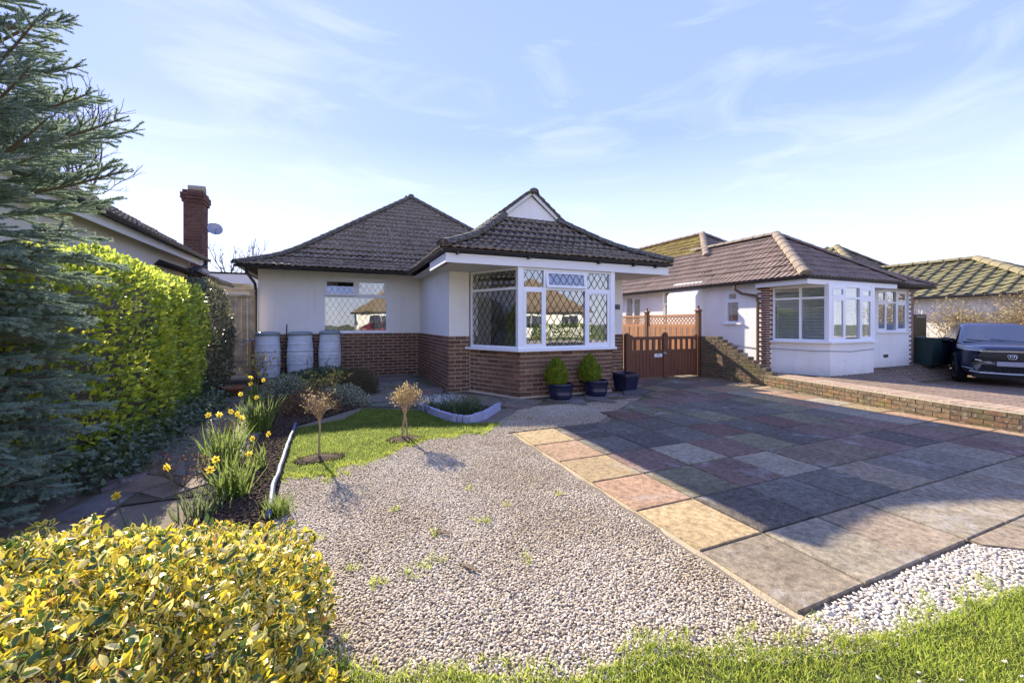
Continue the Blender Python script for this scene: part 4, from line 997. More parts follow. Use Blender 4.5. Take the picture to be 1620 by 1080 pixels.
m = MB(); m.box(13.62, 14.1, 5.97, 7.0, 2.44, 2.47); m.box(14.0, 16.15, 6.22, 6.6, 2.46, 2.49); m.build('eaves_board', M['dark_timber'], H2)
m = MB(); m.tube([(9.82, 7.75, E2-.06), (9.82, 7.75, 2.36), (9.9, 7.6, 2.24), (QU-.06, 7.24, 2.16), (QU-.06, 7.22, 2.0), (QU-.06, 7.22, NZ)], .036, 8); m.build('downpipe', M['bark'], H2)
f2f = frame2((QU, QV), (1, 0))
m = MB(); m.box(.27, .42, -.05, .0, .62, .88, f2f); m.build('meter_box', M['sleeper_dark'], H2)
m = MB(); m.tube([(QU+.34, QV-.02, .62), (QU+.36, QV-.03, .4), (QU+.32, QV-.03, NZ)], .012, 5); m.build('cable', M['metal'], H2)
m = MB(); cp = [(QU-.012, 9, .90), (QU-.012, 7.9, .84), (QU-.014, 7.3, .80)]; m.tube(cp, .008, 4); m.build('cable', M['metal'], H2)
m = MB(); m.tube([(QU+.4, QV-.012, .80), (10.2, QV-.04, .80), (B0-.1, BV+.18, .78), (B0, BV-.01, .79), (11.4, BV-.012, .76), (B1, BV-.012, .80)], .008, 4); m.build('cable', M['metal'], H2)
m = MB(); m.box(.55, .72, -.012, 0, .53, .58, fb); m.build('air_vent', M['white_paint'], H2); m = MB(); m.box(1.0, 1.22, -.012, 0, .46, .55, fr); m.build('air_vent', M['sleeper_dark'], H2)
m = MB(); m.box(.16, .37, -.025, 0, 1.66, 1.86, f2f) if False else m.box(.27, .43, -.025, 0, 1.70, 1.86, f2f); pq2 = m.build('number_plaque', M['lead'], H2)
M['plaque'] = plain('slate_plaque', (.17, .165, .16), .6)
m = MB(); m.box(.285, .415, -.029, -.0255, 1.715, 1.845, f2f); m.build('plaque_face', M['plaque'], pq2)
text_part(pq2, '173', f2f, .35, 1.78, .075, M['white_paint'], -.031)

# ------------------------------------------------------------------ third bungalow further along
H3 = thing('bungalow', 'far bungalow with green mossed roof and white wall, behind the bare yellow shrub', 'bungalow', (23.5, 9, 0))
E3 = 2.45; s3 = straight(.50)
wall(H3, (20.6, 14), (20.6, 4.9), -.2, 2.5, M['render2']); wall(H3, (20.6, 4.9), (26.1, 4.9), -.2, 2.5, M['render2']); wall(H3, (26.1, 4.902), (26.1, 19), -.2, 2.5, M['render2']); wall(H3, (26.1, 19), (20.6, 19), -.2, 2.5, M['render2'])
hd = MB(); hip_deck(hd, 20.25, 26.4, 4.6, 16, E3, s3, 3.05); r3 = hd.build('front_roof', M['deck'], H3)
tile_face(r3, (20.25, 16), (0, -1), 11.4, E3, s3, 3.0, (False, True), M['tile3'], Tiles(0), tw=.42, gauge=.36, roll=.055, rolls=1)
tile_face(r3, (20.25, 4.6), (1, 0), 6.15, E3, s3, 3.0, (True, True), M['tile'], Tiles(0), tw=.42, gauge=.36, roll=.06, rolls=1)
caps(r3, hipline((20.25, 4.6), (1, 1), s3, E3+.09, 3.05), M['hip3'], r=.16, L=.5); caps(r3, hipline((26.4, 4.6), (-1, 1), s3, E3+.09, 3.05), M['hip3'], r=.13, L=.5)
caps(r3, [(23.32, 7.65, E3+.09+s3(3.05)), (23.32, 13.5, E3+.09+s3(3.05))], M['hip3'], 'ridge_tile', r=.14, L=.5)
hd = MB(); hip_deck(hd, 20.3, 28, 9.2, 24, E3+.01, straight(.78), 3.85); r3m = hd.build('main_roof', M['deck'], H3)
tile_face(r3m, (20.3, 24), (0, -1), 14.8, E3, straight(.78), 3.8, (False, True), M['tile3'], Tiles(0), tw=.42, gauge=.36, roll=.055, rolls=1)
tile_face(r3m, (20.3, 9.2), (1, 0), 7.7, E3, straight(.78), 3.8, (True, True), M['tile'], Tiles(0), tw=.42, gauge=.36, roll=.06, rolls=1)
caps(r3m, hipline((20.3, 9.2), (1, 1), straight(.78), E3+.09, 3.85), M['hip3'], r=.16, L=.5); caps(r3m, hipline((28, 9.2), (-1, 1), straight(.78), E3+.09, 3.85), M['tile'], r=.12, L=.5)
m = MB(); m.tube([(20.24, 14, E3-.04), (20.24, 4.5, E3-.04)], .05, 6); m.build('gutter', M['black_plastic'], H3)

# ------------------------------------------------------------------ house behind the hedge on the left, its chimney and dish
H4 = thing('house', 'cream rendered house with dark eaves and tall brick chimney, behind the hedge on the left', 'house', (-6, 10, 0))
wall(H4, (-3.38, 2), (-3.38, 12.1), 0, 3.0, M['render3']); wall(H4, (-9.5, 2), (-3.38, 2), 0, 3.0, M['render3'])
wall(H4, (-3.42, 12.1), (-3.42, 15.2), 0, 2.6, M['render3']); wall(H4, (-3.42, 15.2), (-9, 15.2), 0, 2.6, M['render3'])
hd = MB(); hip_deck(hd, -9.6, -3.1, 1.6, 12.3, 3.05, straight(.62), 3.2); r4 = hd.build('main_roof', M['deck'], H4)
tile_face(r4, (-3.1, 1.6), (0, 1), 10.7, 3.06, straight(.62), 3.2, (True, True), M['tile'], Tiles(0))
hd = MB(); hip_deck(hd, -9.6, -3.1, 10, 14.7, 2.62, straight(.5), 2.3); r4b = hd.build('lower_roof', M['deck'], H4)
tile_face(r4b, (-3.1, 11.9), (0, 1), 2.8, 2.63, straight(.5), 2.3, (False, True), M['tile'], Tiles(0))
gutter(H4, [(-3.06, 1.6, 3.03), (-3.06, 12.3, 3.03)]); gutter(H4, [(-3.06, 11.9, 2.58), (-3.06, 14.7, 2.58)])
m = MB(); m.box(-3.2, -3.17, 1.7, 12.25, 2.86, 3.0); m.box(-3.2, -3.17, 11.95, 14.6, 2.43, 2.55); m.build('fascia', M['white_paint'], H4)
m = MB(); m.tube([(-3.06, 12.1, 3.0), (-3.06, 12.05, 2.85), (-3.25, 11.8, 2.72), (-3.3, 11.75, 2.6), (-3.3, 11.75, 0)], .04, 6); m.build('downpipe', M['black_plastic'], H4)
m = MB(); m.box(-4.6, -2.95, 15.6, 19, 0, 2.72); m.build('annexe', M['render3'], H4)
m = MB(); m.box(-4.75, -2.78, 15.4, 19.2, 2.72, 3.02); m.build('annexe_fascia', M['white_paint'], H4); m = MB(); m.box(-4.78, -2.75, 15.38, 19.2, 3.02, 3.07); m.build('annexe_roof', M['deck'], H4)
CX0, CX1, CY0, CY1, CZ1 = -3.90, -3.50, 13.4, 13.95, 5.0
m = MB(); m.box(CX0, CX1, CY0, CY1, 2.2, CZ1); ch = m.build('chimney', M['old_mortar'], H4)
bc = Bricks(ch, M['stack_brick'], 300)
bc.wall((CX0, CY0-.005), (1, 0), CX1-CX0, 2.5, CZ1-.3, .083, .2, .012, .05, .01); bc.wall((CX1+.005, CY0-.01), (0, 1), CY1-CY0, 2.5, CZ1-.3, .083, .2, .012, .05, .01, phase=1)
for k, (o_, z) in enumerate(((.035, CZ1-.3), (.06, CZ1-.215), (.06, CZ1-.13), (.02, CZ1-.045))):
    bc.wall((CX0-o_, CY0-o_), (1, 0), CX1-CX0+2*o_, z, z+.083, .083, .2, .012, .3, .01, phase=k); bc.wall((CX1+o_, CY0-o_), (0, 1), CY1-CY0+2*o_, z, z+.083, .083, .2, .012, .3, .012, phase=k+1)
bc.done()
m = MB(); m.tube([(-3.86, 13.66, CZ1+.12), (-3.48, 13.7, CZ1+.14)], .11, 12); m.tube([(-3.68, 13.68, CZ1-.02), (-3.68, 13.68, CZ1+.06)], .10, 12); m.build('chimney_cowl', M['old_mortar'], ch)
m = MB(); m.box(CX1+.0, CX1+.03, CY0-.05, CY1+.05, 2.75, 2.95); m.box(CX0, CX1+.03, CY0-.03, CY0, 2.72, 2.92); m.build('flashing', M['metal'], ch)
D = thing('satellite_dish', 'round grey satellite dish fixed to the side of the tall brick chimney', 'satellite dish', (-3.40, 13.7, 4.05))
dm = Matrix.Translation((-3.28, 13.72, 4.08)) @ Matrix.Scale(.78, 4) @ Matrix.Rotation(R(24), 4, 'Z') @ Matrix.Rotation(R(72), 4, 'X')
m = MB(); m.lathe([(.02, .0), (.12, .012), (.2, .035), (.24, .06), (.235, .065), (.19, .045), (.1, .02), (.01, .01)], 20, dm); m.build('dish', M['metal'], D, True)
m = MB(); m.tube([(-3.5, 13.7, 4.0), (-3.36, 13.72, 4.0), (-3.28, 13.74, 4.06)], .018, 6); m.build('bracket', M['metal'], D)
m = MB(); m.tube([dm @ Vector((0, -.2, .05)), dm @ Vector((0, -.1, .26))], .01, 5); m.build('receiver_arm', M['metal'], D)

# ------------------------------------------------------------------ brown gates, trellis fence, boundary wall
def gate(name, label, x0, x1, v, post_side):
    g = thing(name, label, 'gate', ((x0+x1)/2, v, 0), 'double driveway gates')
    m = MB(); m.box(x0, x0+.075, v-.03, v+.03, .03, 1.14); m.build('stile', M['gate_brown'], g); m = MB(); m.box(x1-.075, x1, v-.03, v+.03, .03, 1.14); m.build('stile', M['gate_brown'], g)
    for a, b, n in ((.05, .14, 'bottom_rail'), (.68, .755, 'middle_rail'), (1.02, 1.10, 'top_rail')):
        m = MB(); m.box(x0+.075, x1-.075, v-.024, v+.024, a, b); m.build(n, M['gate_brown'], g)
    n = 9; w = (x1-x0-.15)/n
    for i in range(n):
        m = MB(); a = x0+.075+i*w; y0, y1 = v-.026, v-.008; c = .006
        m.prism([(a+.003+c, y0), (a+w-.003-c, y0), (a+w-.003, y0+c), (a+w-.003, y1), (a+.003, y1), (a+.003, y0+c)], .06, .70); m.build('board', M['gate_brown'], g)
    for i in range(5):
        a = x0+.075+(i+.5)*(x1-x0-.15)/5; m = MB(); m.box(a-.045, a+.045, v-.012, v+.012, .755, 1.02); m.build('baluster', M['gate_brown'], g)
    return g
GV = 8.28
g1 = gate('gate', 'left leaf of the brown driveway gates with white number plate', 6.72, 7.865, GV, 0)
g2 = gate('gate', 'right leaf of the brown driveway gates, next to the tall post', 7.885, 9.0, GV, 1)
m = MB(); m.box(7.80, 7.93, GV-.045, GV-.031, .02, 1.12); m.lathe([(.07, 0), (.075, .03), (.05, .08), (.01, .10)], 10, Matrix.Translation((7.865, GV-.02, 1.12))); m.build('meeting_stile', M['gate_brown'], g1)
m = MB(); m.lathe([(.045, 0), (.045, .02), (.03, .03), (.028, .05)], 12, Matrix.Translation((7.82, GV-.046, .66)) @ Matrix.Rotation(R(90), 4, 'X')); m.build('latch_ring', M['metal'], g1)
m = MB(); m.box(7.50, 7.755, GV-.034, GV-.027, .565, .655); npl = m.build('number_plate', M['white_paint'], g1)
text_part(npl, '171', frame2((0, GV), (1, 0)), 7.63, .61, .085, M['sleeper_dark'], -.036)
M['gate_old'] = M['gate_brown']
p = thing('gate_post', 'short brown gate post against the brick plinth', 'gate post', (6.65, GV, 0)); m = MB(); m.box(6.585, 6.705, GV-.05, GV+.05, -.03, 1.16); m.build('post', M['gate_brown'], p); m = MB(); m.add([(6.58, GV-.055, 1.16), (6.71, GV-.055, 1.16), (6.71, GV+.055, 1.16), (6.58, GV+.055, 1.16), (6.645, GV, 1.21)], [(0, 1, 4), (1, 2, 4), (2, 3, 4), (3, 0, 4), (3, 2, 1, 0)]); m.build('cap', M['gate_brown'], p)
def tall_post(x, v, label):
    p = thing('fence_post', label, 'fence post', (x, v, 0), 'brown fence posts with finials')
    m = MB(); m.box(x-.055, x+.055, v-.055, v+.055, -.05, 1.78); m.build('post', M['gate_brown'], p)
    m = MB(); m.box(x-.075, x+.075, v-.075, v+.075, 1.78, 1.81); m.add([(x-.06, v-.06, 1.81), (x+.06, v-.06, 1.81), (x+.06, v+.06, 1.81), (x-.06, v+.06, 1.81), (x, v, 1.88)], [(0, 1, 4), (1, 2, 4), (2, 3, 4), (3, 0, 4)]); m.build('cap', M['gate_brown'], p)
    m = MB(); m.lathe([(.012, 0), (.03, .02), (.035, .045), (.02, .07), (.005, .08)], 10, Matrix.Translation((x, v, 1.86))); m.build('finial', M['gate_brown'], p, True)
tall_post(9.07, GV, 'tall brown post with ball finial at the right of the gates'); tall_post(9.1, 10.35, 'brown post with ball finial between the two trellis panels'); 
def trellis(v0, v1, label):
    f = thing('trellis_fence', label, 'fence panel', (9.1, (v0+v1)/2, 0), 'trellis topped fence panels')
    x = 9.1
    for a, b, n in ((1.64, 1.70, 'top_rail'), (1.33, 1.41, 'middle_rail'), (.1, .2, 'bottom_rail')):
        m = MB(); m.box(x-.028, x+.028, v0, v1, a, b); m.build(n, M['fence_brown'], f)
    n = int((v1-v0)/.105)
    for i in range(n):
        y = v0+(i+.5)*(v1-v0)/n; m = MB(); k = i % 2*.012
        m.box(x-.026-k, x-.006-k, y-.044, y+.044, .12, 1.34); m.build('board', M['fence_brown'], f)
    L = v1-v0
    for s, off in ((1, 0), (-1, .009)):
        for i in range(-4, int(L/.13)+1):
            a = v0+i*.13; b = a+.23
            if s < 0: q = [(max(a, v0), 1.64-(max(a, v0)-a)), (min(b, v1), 1.41+(b-min(b, v1)))]
            else: q = [(max(a, v0), 1.41+(max(a, v0)-a)), (min(b, v1), 1.64-(b-min(b, v1)))]
            if q[1][0]-q[0][0] < .02: continue
            (ya, za), (yb, zb) = q; l = hypot(yb-ya, zb-za); m = MB()
            t = Matrix.Translation((x-.012+off, (ya+yb)/2, (za+zb)/2)) @ Matrix.Rotation(atan2(zb-za, yb-ya), 4, 'X')
            m.box(-.004, .004, -l/2, l/2, -.016, .016, t); m.build('lattice_slat', M['fence_brown'], f)
trellis(8.36, 10.28, 'brown trellis topped fence panel nearer the gates'); trellis(10.42, 12.3, 'brown trellis topped fence panel running back behind the bungalow')
# stepped brick boundary wall
BWL = thing('boundary_wall', 'low weathered brick wall that steps up beside the brown gates', 'brick wall', (8.8, 5, 0))
path_w = [(8.27, .2), (8.28, 2.3), (8.31, 3.0), (9.05, 6.4), (9.07, 8.2)]
bw = Bricks(BWL, M['old_brick'], 300); bcp = Bricks(BWL, M['coping'], 300, 'coping_brick')
core = MB()
for (a, b) in zip(path_w, path_w[1:]):
    d = (b[0]-a[0], b[1]-a[1]); L = hypot(*d); f = frame2(b, (a[0]-b[0], a[1]-b[1]))   # seen from the drive: left = far end
    core.box(0, L, .012, .20, -.08, .245, f)
    for i in range(4):
        x = -(.11 if i % 2 else 0); z = -.04+i*.073
        while x < L:
            x0, x1 = max(0, x), min(L, x+.225)
            if x1-x0 > .05: bw.lay(f @ Matrix.Translation(((x0+x1)/2, .05+random.uniform(-.004, .004), z+.031)) @ Matrix.Rotation(random.uniform(-.01, .01), 4, 'Y') @ Matrix.Diagonal((x1-x0-.012, .1, .061, 1)))
            x += .225
    k = int(L/.078)
    for i in range(k):
        x = (i+.5)*L/k; wp = f @ Vector((x, 0, 0))
        if wp.y < 6.5: bcp.lay(f @ Matrix.Translation((x, .36, .245+random.uniform(-.003, .003))) @ Matrix.Diagonal((L/k-.008, .46, .03, 1)))
# stepped end
f = frame2((9.06, 8.18), (0, -1)); nst = 10
steps = MB()
for i in range(11):
    z = .252+i*.0775; xe = 1.98-(i+1)*.128 if i < 9 else .62-(i-9)*.2
    xe = max(.42, 1.98-i*.145)
    core.box(0, xe-.02, .012, .2, z-.006, z+.07, f)
    x = -(.11 if i % 2 else 0)
    while x < xe-.02:
        x0, x1 = max(0, x), min(xe, x+.225)
        if x1-x0 > .04: bw.lay(f @ Matrix.Translation(((x0+x1)/2, .10+random.uniform(-.004, .004), z+.034)) @ Matrix.Diagonal((x1-x0-.012, .2, .0655, 1)))
        x += .225
core.build('wall_core', M['old_mortar'], BWL); bw.done(); bcp.done()
# ------------------------------------------------------------------ softwood fence panel by the butts
FP = thing('garden_fence', 'pale softwood fence panel of upright boards beside the water butts', 'fence panel', (-2.3, 11.5, 0))
for i in range(8):
    x = -2.92+i*.118; m = MB(); m.box(x, x+.110, 11.50+(i % 2)*.012, 11.52+(i % 2)*.012, .20, 2.08); m.build('board', M['fence_new'], FP)
m = MB(); m.box(-2.95, -1.99, 11.46, 11.54, 2.08, 2.13); m.build('top_rail', M['fence_new'], FP); m = MB(); m.box(-2.95, -1.99, 11.47, 11.50, .22, .36); m.build('gravel_board', M['fence_new'], FP)
m = MB(); m.box(-2.95, -1.96, 11.62, 11.68, 2.22, 2.27); m.build('trellis_rail', M['fence_new'], FP); m = MB(); m.box(-2.42, -2.06, 11.475, 11.496, .52, .545); m.build('hinge', M['metal'], FP)
fp = thing('fence_post', 'thick softwood post at the right end of the pale fence panel', 'fence post', (-2.0, 11.6, 0)); m = MB(); m.box(-2.06, -1.965, 11.55, 11.65, -.05, 2.25); m.build('post', M['fence_new'], fp)
sl_ = thing('timber_sleeper', 'pale weathered timber rail lying along the foot of the fence panel', 'timber', (-2.4, 11.2, 0)); m = MB(); m.tube([(-2.75, 11.1, .16), (-1.98, 11.12, .17)], .07, 8); m.build('timber', M['sleeper'], sl_)
s2_ = thing('timber_step', 'dark timber step below the pale rail at the fence', 'timber', (-2.4, 11.0, 0)); m = MB(); m.box(-2.75, -1.9, 10.95, 11.1, -.02, .10); m.build('timber', M['sleeper_dark'], s2_)
# right-hand neighbour details: gate, bins, wall
rg = thing('side_gate', 'dark boarded side gate with strap hinges at the right end of the white bungalow', 'gate', (16.6, 6.75, 0))
M['bronze_gate'] = plain('bronze_green_gate', (.095, .075, .03), .7, .2, 6)
for i in range(6):
    m = MB(); x = 16.02+i*.175; m.box(x, x+.165, 6.70, 6.73, .14, 1.72); m.build('board', M['bronze_gate'], rg)
for z in (.45, 1.62, 1.0):
    m = MB(); m.box(16.45, 16.95, 6.685, 6.699, z, z+.05); m.build('strap_hinge', M['metal'], rg)
for i in range(5):
    m = MB(); x = 16.12+i*.17; m.box(x, x+.03, 6.70, 6.72, 1.72, 1.86); m.build('spike', M['white_paint'], rg)
M['bin'] = plain('dark_bin_plastic', (.012, .02, .035), .5, .2, 5); M['bin_g'] = plain('dark_green_bin', (.02, .045, .04), .5, .2, 5)
for (x, lab, mt, hh) in ((16.35, 'dark green wheelie bin in front of the side gate', 'bin_g', .82), (17.0, 'near black wheelie bin right of the green bin', 'bin', .80)):
    b = thing('wheelie_bin', lab, 'bin', (x, 6.45, .14), 'bins by the side gate')
    m = MB(); m.add([(x-.24, 6.22, .18), (x+.24, 6.22, .18), (x+.24, 6.66, .18), (x-.24, 6.66, .18), (x-.29, 6.15, .14+hh), (x+.29, 6.15, .14+hh), (x+.29, 6.7, .14+hh), (x-.29, 6.7, .14+hh)], ((0, 3, 2, 1), (4, 5, 6, 7), (0, 1, 5, 4), (1, 2, 6, 5), (2, 3, 7, 6), (3, 0, 4, 7))); m.build('body', M[mt], b)
    m = MB(); m.box(x-.31, x+.31, 6.12, 6.74, .142+hh, .19+hh); m.build('lid', M[mt], b)
    for sx in (-1, 1):
        m = MB(); m.tube([(x+sx*.25, 6.66, .2), (x+sx*.29, 6.66, .2)], .08, 10); m.build('wheel', M['black_plastic'], b)
W3 = thing('low_wall', 'low mossy brick wall behind the dark car, under the bare yellow shrub', 'brick wall', (20.2, 4, 0))
m = MB(); m.box(20.1, 20.27, .5, 7.9, -.15, .62); m.build('wall_core', M['old_mortar'], W3)
b3 = Bricks(W3, M['old_brick'], 300); b3.wall((20.095, 7.9), (0, -1), 5.0, -.14, .60, .078, .24, .012, .05, .006); b3.done()
m = MB(); m.box(20.06, 20.31, .5, 7.92, .62, .67); m.build('coping', M['old_brick'], W3)
# ------------------------------------------------------------------ planting
L = {}
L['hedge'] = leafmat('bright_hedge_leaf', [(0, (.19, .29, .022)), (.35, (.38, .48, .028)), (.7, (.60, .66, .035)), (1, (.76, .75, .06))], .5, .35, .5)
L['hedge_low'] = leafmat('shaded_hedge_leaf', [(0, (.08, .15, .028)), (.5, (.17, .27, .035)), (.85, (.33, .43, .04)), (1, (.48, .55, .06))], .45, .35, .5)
L['dark'] = leafmat('dark_viburnum_leaf', [(0, (.05, .065, .035)), (.5, (.09, .11, .05)), (.9, (.17, .17, .085)), (1, (.34, .28, .16))], .3, .4, .5)
L['ivy'] = leafmat('ivy_leaf', [(0, (.04, .075, .03)), (.6, (.075, .12, .05)), (1, (.15, .19, .09))], .2, .3, .5)
def variegated():
    m, t = nodes('variegated_leaf')
    r = rnd(t); mg = N(t, 'ShaderNodeAttribute', attribute_name='margin').outputs['Fac']
    wob = noise(t, 70, 2)
    yel = ramp(t, math_(t, 'FRACT', math_(t, 'MULTIPLY', r, 7.3)), [(0, (.62, .50, .05)), (.4, (.82, .64, .04)), (.75, (.88, .76, .22)), (.92, (.78, .70, .42)), (1, (.66, .30, .05))])
    gre = ramp(t, math_(t, 'FRACT', math_(t, 'MULTIPLY', r, 3.7)), [(0, (.035, .075, .02)), (.6, (.075, .14, .03)), (1, (.16, .22, .045))])
    # green heart, yellow margin; how far the green reaches differs from leaf to leaf
    lim = math_(t, 'MULTIPLY_ADD', r, 1.55); lim.node.inputs[2].default_value = -.42
    k = math_(t, 'SUBTRACT', math_(t, 'ADD', mg, math_(t, 'MULTIPLY', math_(t, 'SUBTRACT', wob, .5), .7)), lim)
    c = mixc(t, gre, yel, ramp(t, math_(t, 'ADD', k, .5), [(.46, 0.), (.54, 1.)]))
    p = N(t, 'ShaderNodeBsdfPrincipled', {'Base Color': c, 'Roughness': .26, 'Specular IOR Level': .55}); tr = N(t, 'ShaderNodeBsdfTranslucent', {'Color': c})
    N(t, 'ShaderNodeOutputMaterial', {'Surface': N(t, 'ShaderNodeMixShader', {'Fac': .36, 1: p.outputs[0], 2: tr.outputs[0]}).outputs[0]}); return m
L['var_y'] = variegated()
L['spruce'] = leafmat('blue_spruce_needle', [(0, (.16, .25, .195)), (.5, (.27, .38, .30)), (.85, (.36, .47, .36)), (1, (.44, .52, .26))], .3, .55, .3)
L['conifer'] = leafmat('golden_conifer_frond', [(0, (.11, .17, .012)), (.5, (.20, .27, .015)), (1, (.33, .37, .03))], .4, .5, .3)
L['juniper'] = leafmat('juniper_spray', [(0, (.06, .10, .045)), (.6, (.10, .145, .06)), (1, (.15, .19, .09))], .25, .6, .3)
L['heath'] = leafmat('brown_heather', [(0, (.07, .055, .03)), (.5, (.12, .09, .045)), (1, (.17, .14, .06))], .25, .7, .2)
L['pale'] = leafmat('pale_edged_leaf', [(0, (.10, .14, .05)), (.4, (.22, .25, .13)), (.75, (.50, .50, .36)), (1, (.66, .64, .52))], .3, .5, .3)
L['rust'] = leafmat('dry_rust_leaf', [(0, (.12, .07, .03)), (.5, (.20, .11, .05)), (1, (.30, .18, .08))], .25, .8, .2)
L['dry'] = leafmat('dry_tan_leaf', [(0, (.26, .17, .07)), (.5, (.42, .29, .13)), (1, (.56, .43, .22))], .35, .7, .2)
L['bulb'] = leafmat('daffodil_leaf', [(0, (.08, .14, .02)), (.5, (.14, .22, .025)), (1, (.25, .31, .04))], .42, .4, .4)
L['bulb2'] = leafmat('blue_green_bulb_leaf', [(0, (.06, .10, .04)), (.6, (.10, .15, .06)), (1, (.17, .20, .09))], .35, .4, .4)
L['yellow'] = leafmat('yellow_petal', [(0, (.75, .50, .01)), (.5, (.82, .60, .02)), (1, (.85, .68, .06))], .4, .5, .3)
L['trumpet'] = leafmat('orange_trumpet', [(0, (.82, .50, .01)), (1, (.82, .58, .02))], .35, .5, .3)
L['white'] = leafmat('white_petal', [(0, (.62, .64, .66)), (1, (.78, .79, .80))], .35, .5, .3)
L['red'] = leafmat('red_bud', [(0, (.24, .06, .035)), (1, (.36, .11, .06))], .3, .5, .3)
L['budyel'] = leafmat('yellow_green_bud', [(0, (.42, .36, .05)), (1, (.62, .50, .10))], .4, .5, .3)
L['blossom'] = leafmat('buff_yellow_blossom', [(0, (.24, .18, .10)), (.5, (.40, .32, .18)), (.85, (.50, .42, .24)), (1, (.60, .46, .09))], .35, .7, .2)
EDGE = [.0, 1, 0, 1, 1, 0, 1, .9]
def leaves(name, parent, pos, yd, zd, sc, mat, simple=False, stuff=True, edge=False):
    V, F = scatter(SLEAF_V if simple else LEAF_V, SLEAF_F if simple else LEAF_F, pos, yd, zd, sc)
    me = np_mesh(name, V, F, mat, edge)
    if edge: me.attributes.new('margin', 'FLOAT', 'POINT').data.foreach_set('value', np.tile(np.array(EDGE, np.float32), len(pos)))
    o = obj(name, me, parent)
    if stuff: o['kind'] = 'stuff'
    return o
def shell(n, c, r, p=2.6, zmin=-1, rough=.10, inner=.25, seed=1):
    """points near the surface of a rounded box; returns points and outward normals"""
    d = rdir(n*2); d = d[d[:, 2] > zmin][:n]
    q = np.abs(d)**p; k = (q.sum(1))**(-1/p); s = d*k[:, None]
    lump = 1+rough*vnoise(s*np.array(r), 4.2/max(r), seed)+rough*.6*vnoise(s*np.array(r), 11/max(r), seed+1)
    dep = 1-inner*RNG.random(len(s))**2.2
    P = np.array(c)+s*np.array(r)*(lump*dep)[:, None]
    nn = unit(np.sign(d)*np.abs(s)**(p-1)/np.array(r)); return P, nn
def twigs(m, base, n, hgt, spread, r0=.006, seg=4, wig=.25, up=.9, fork=2, depth=2):
    """recursive bare twigs into an MB; returns the tips"""
    tips = []
    def grow(p, d, L, r, lev):
        pts = [p]; dd = d.normalized()
        for i in range(seg):
            dd = (dd+Vector((random.gauss(0, wig), random.gauss(0, wig), random.gauss(.05, wig*.6)))).normalized(); p = p+dd*(L/seg); pts.append(p)
            if lev > 0 and i >= 1 and random.random() < .75:
                for _ in range(fork-1): grow(p, (dd+Vector((random.gauss(0, .6), random.gauss(0, .6), random.gauss(.1, .4)))).normalized(), L*.6, r*.6, lev-1)
        m.tube(pts, [r*(1-.6*i/seg) for i in range(seg+1)], 4 if lev > 0 else 3, False); tips.append((p, dd))
        if lev > 0:
            for _ in range(fork): grow(p, (dd+Vector((random.gauss(0, .5), random.gauss(0, .5), random.gauss(.1, .35)))).normalized(), L*.62, r*.55, lev-1)
    for i in range(n):
        a = random.random()*2*pi; grow(Vector(base), Vector((cos(a)*spread, sin(a)*spread, up)), hgt*random.uniform(.7, 1.1), r0, depth)
    return tips

# --- clipped bright hedge
HG = thing('hedge', 'tall clipped bright yellow green hedge on the left, beside the dark paving path', 'hedge', (-2.8, 6.4, 0))
n = 36000
P, nn = shell(n, (-2.95, 6.6, 1.0), (.88, 2.15, 1.22), 4.0, -.9, .085, .12, 5)
ok = (P[:, 2] > .02) & ((nn[:, 0] > -.5)); P, nn = P[ok], nn[ok]; n = len(P)
yd = nn*.75+rdir(n)*.75; yd[:, 2] += .55; zd = nn*1.0+rdir(n)*.5; zd[:, 2] += .35
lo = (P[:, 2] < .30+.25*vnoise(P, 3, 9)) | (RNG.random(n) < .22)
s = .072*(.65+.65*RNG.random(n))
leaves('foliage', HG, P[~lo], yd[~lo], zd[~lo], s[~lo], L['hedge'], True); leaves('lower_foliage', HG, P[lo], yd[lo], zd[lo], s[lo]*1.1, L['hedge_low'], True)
m = MB(); m.lathe([(.3, 0), (.55, .2), (.6, 1.6), (.4, 2.0)], 12, Matrix.Translation((-2.95, 6.45, 0)) @ Matrix.Diagonal((1.0, 3.0, 1, 1))); m.build('inner_branches', M['grey_bark'], HG)
# ivy skirt along the path
IV = thing('ivy', 'dark glossy ivy spreading along the foot of the bright hedge', 'ivy', (-2.1, 5.8, 0))
n = 3000; P = np.c_[-2.05+.16*RNG.normal(size=n), 4.5+4.2*RNG.random(n), np.abs(RNG.normal(size=n))*.16+.02]
leaves('foliage', IV, P, rdir(n)+np.array((.4, -.2, .1)), rdir(n)*.6+np.array((.4, -.3, .8)), .055*(.6+.7*RNG.random(n)), L['ivy'])
DH = thing('hedge', 'dark rounded evergreen bush at the far end of the bright hedge, beside the fence', 'bush', (-2.55, 9.8, 0))
n = 11000; P, nn = shell(n, (-2.66, 9.75, 1.14), (.57, .85, 1.17), 3.0, -.95, .09, .3, 15)
P = P[nn[:, 0]+.2 > -.6] if False else P; n = len(P)
yd = nn*.6+rdir(n)*.8; yd[:, 2] += .2
leaves('foliage', DH, P, yd, nn*.6+rdir(n)*.5, .062*(.7+.6*RNG.random(n)), L['dark'], True)
m = MB(); twigs(m, (-2.8, 9.75, 0), 8, 1.0, .35, .02, 5, .15, 1, 2, 1); m.build('branches', M['grey_bark'], DH)

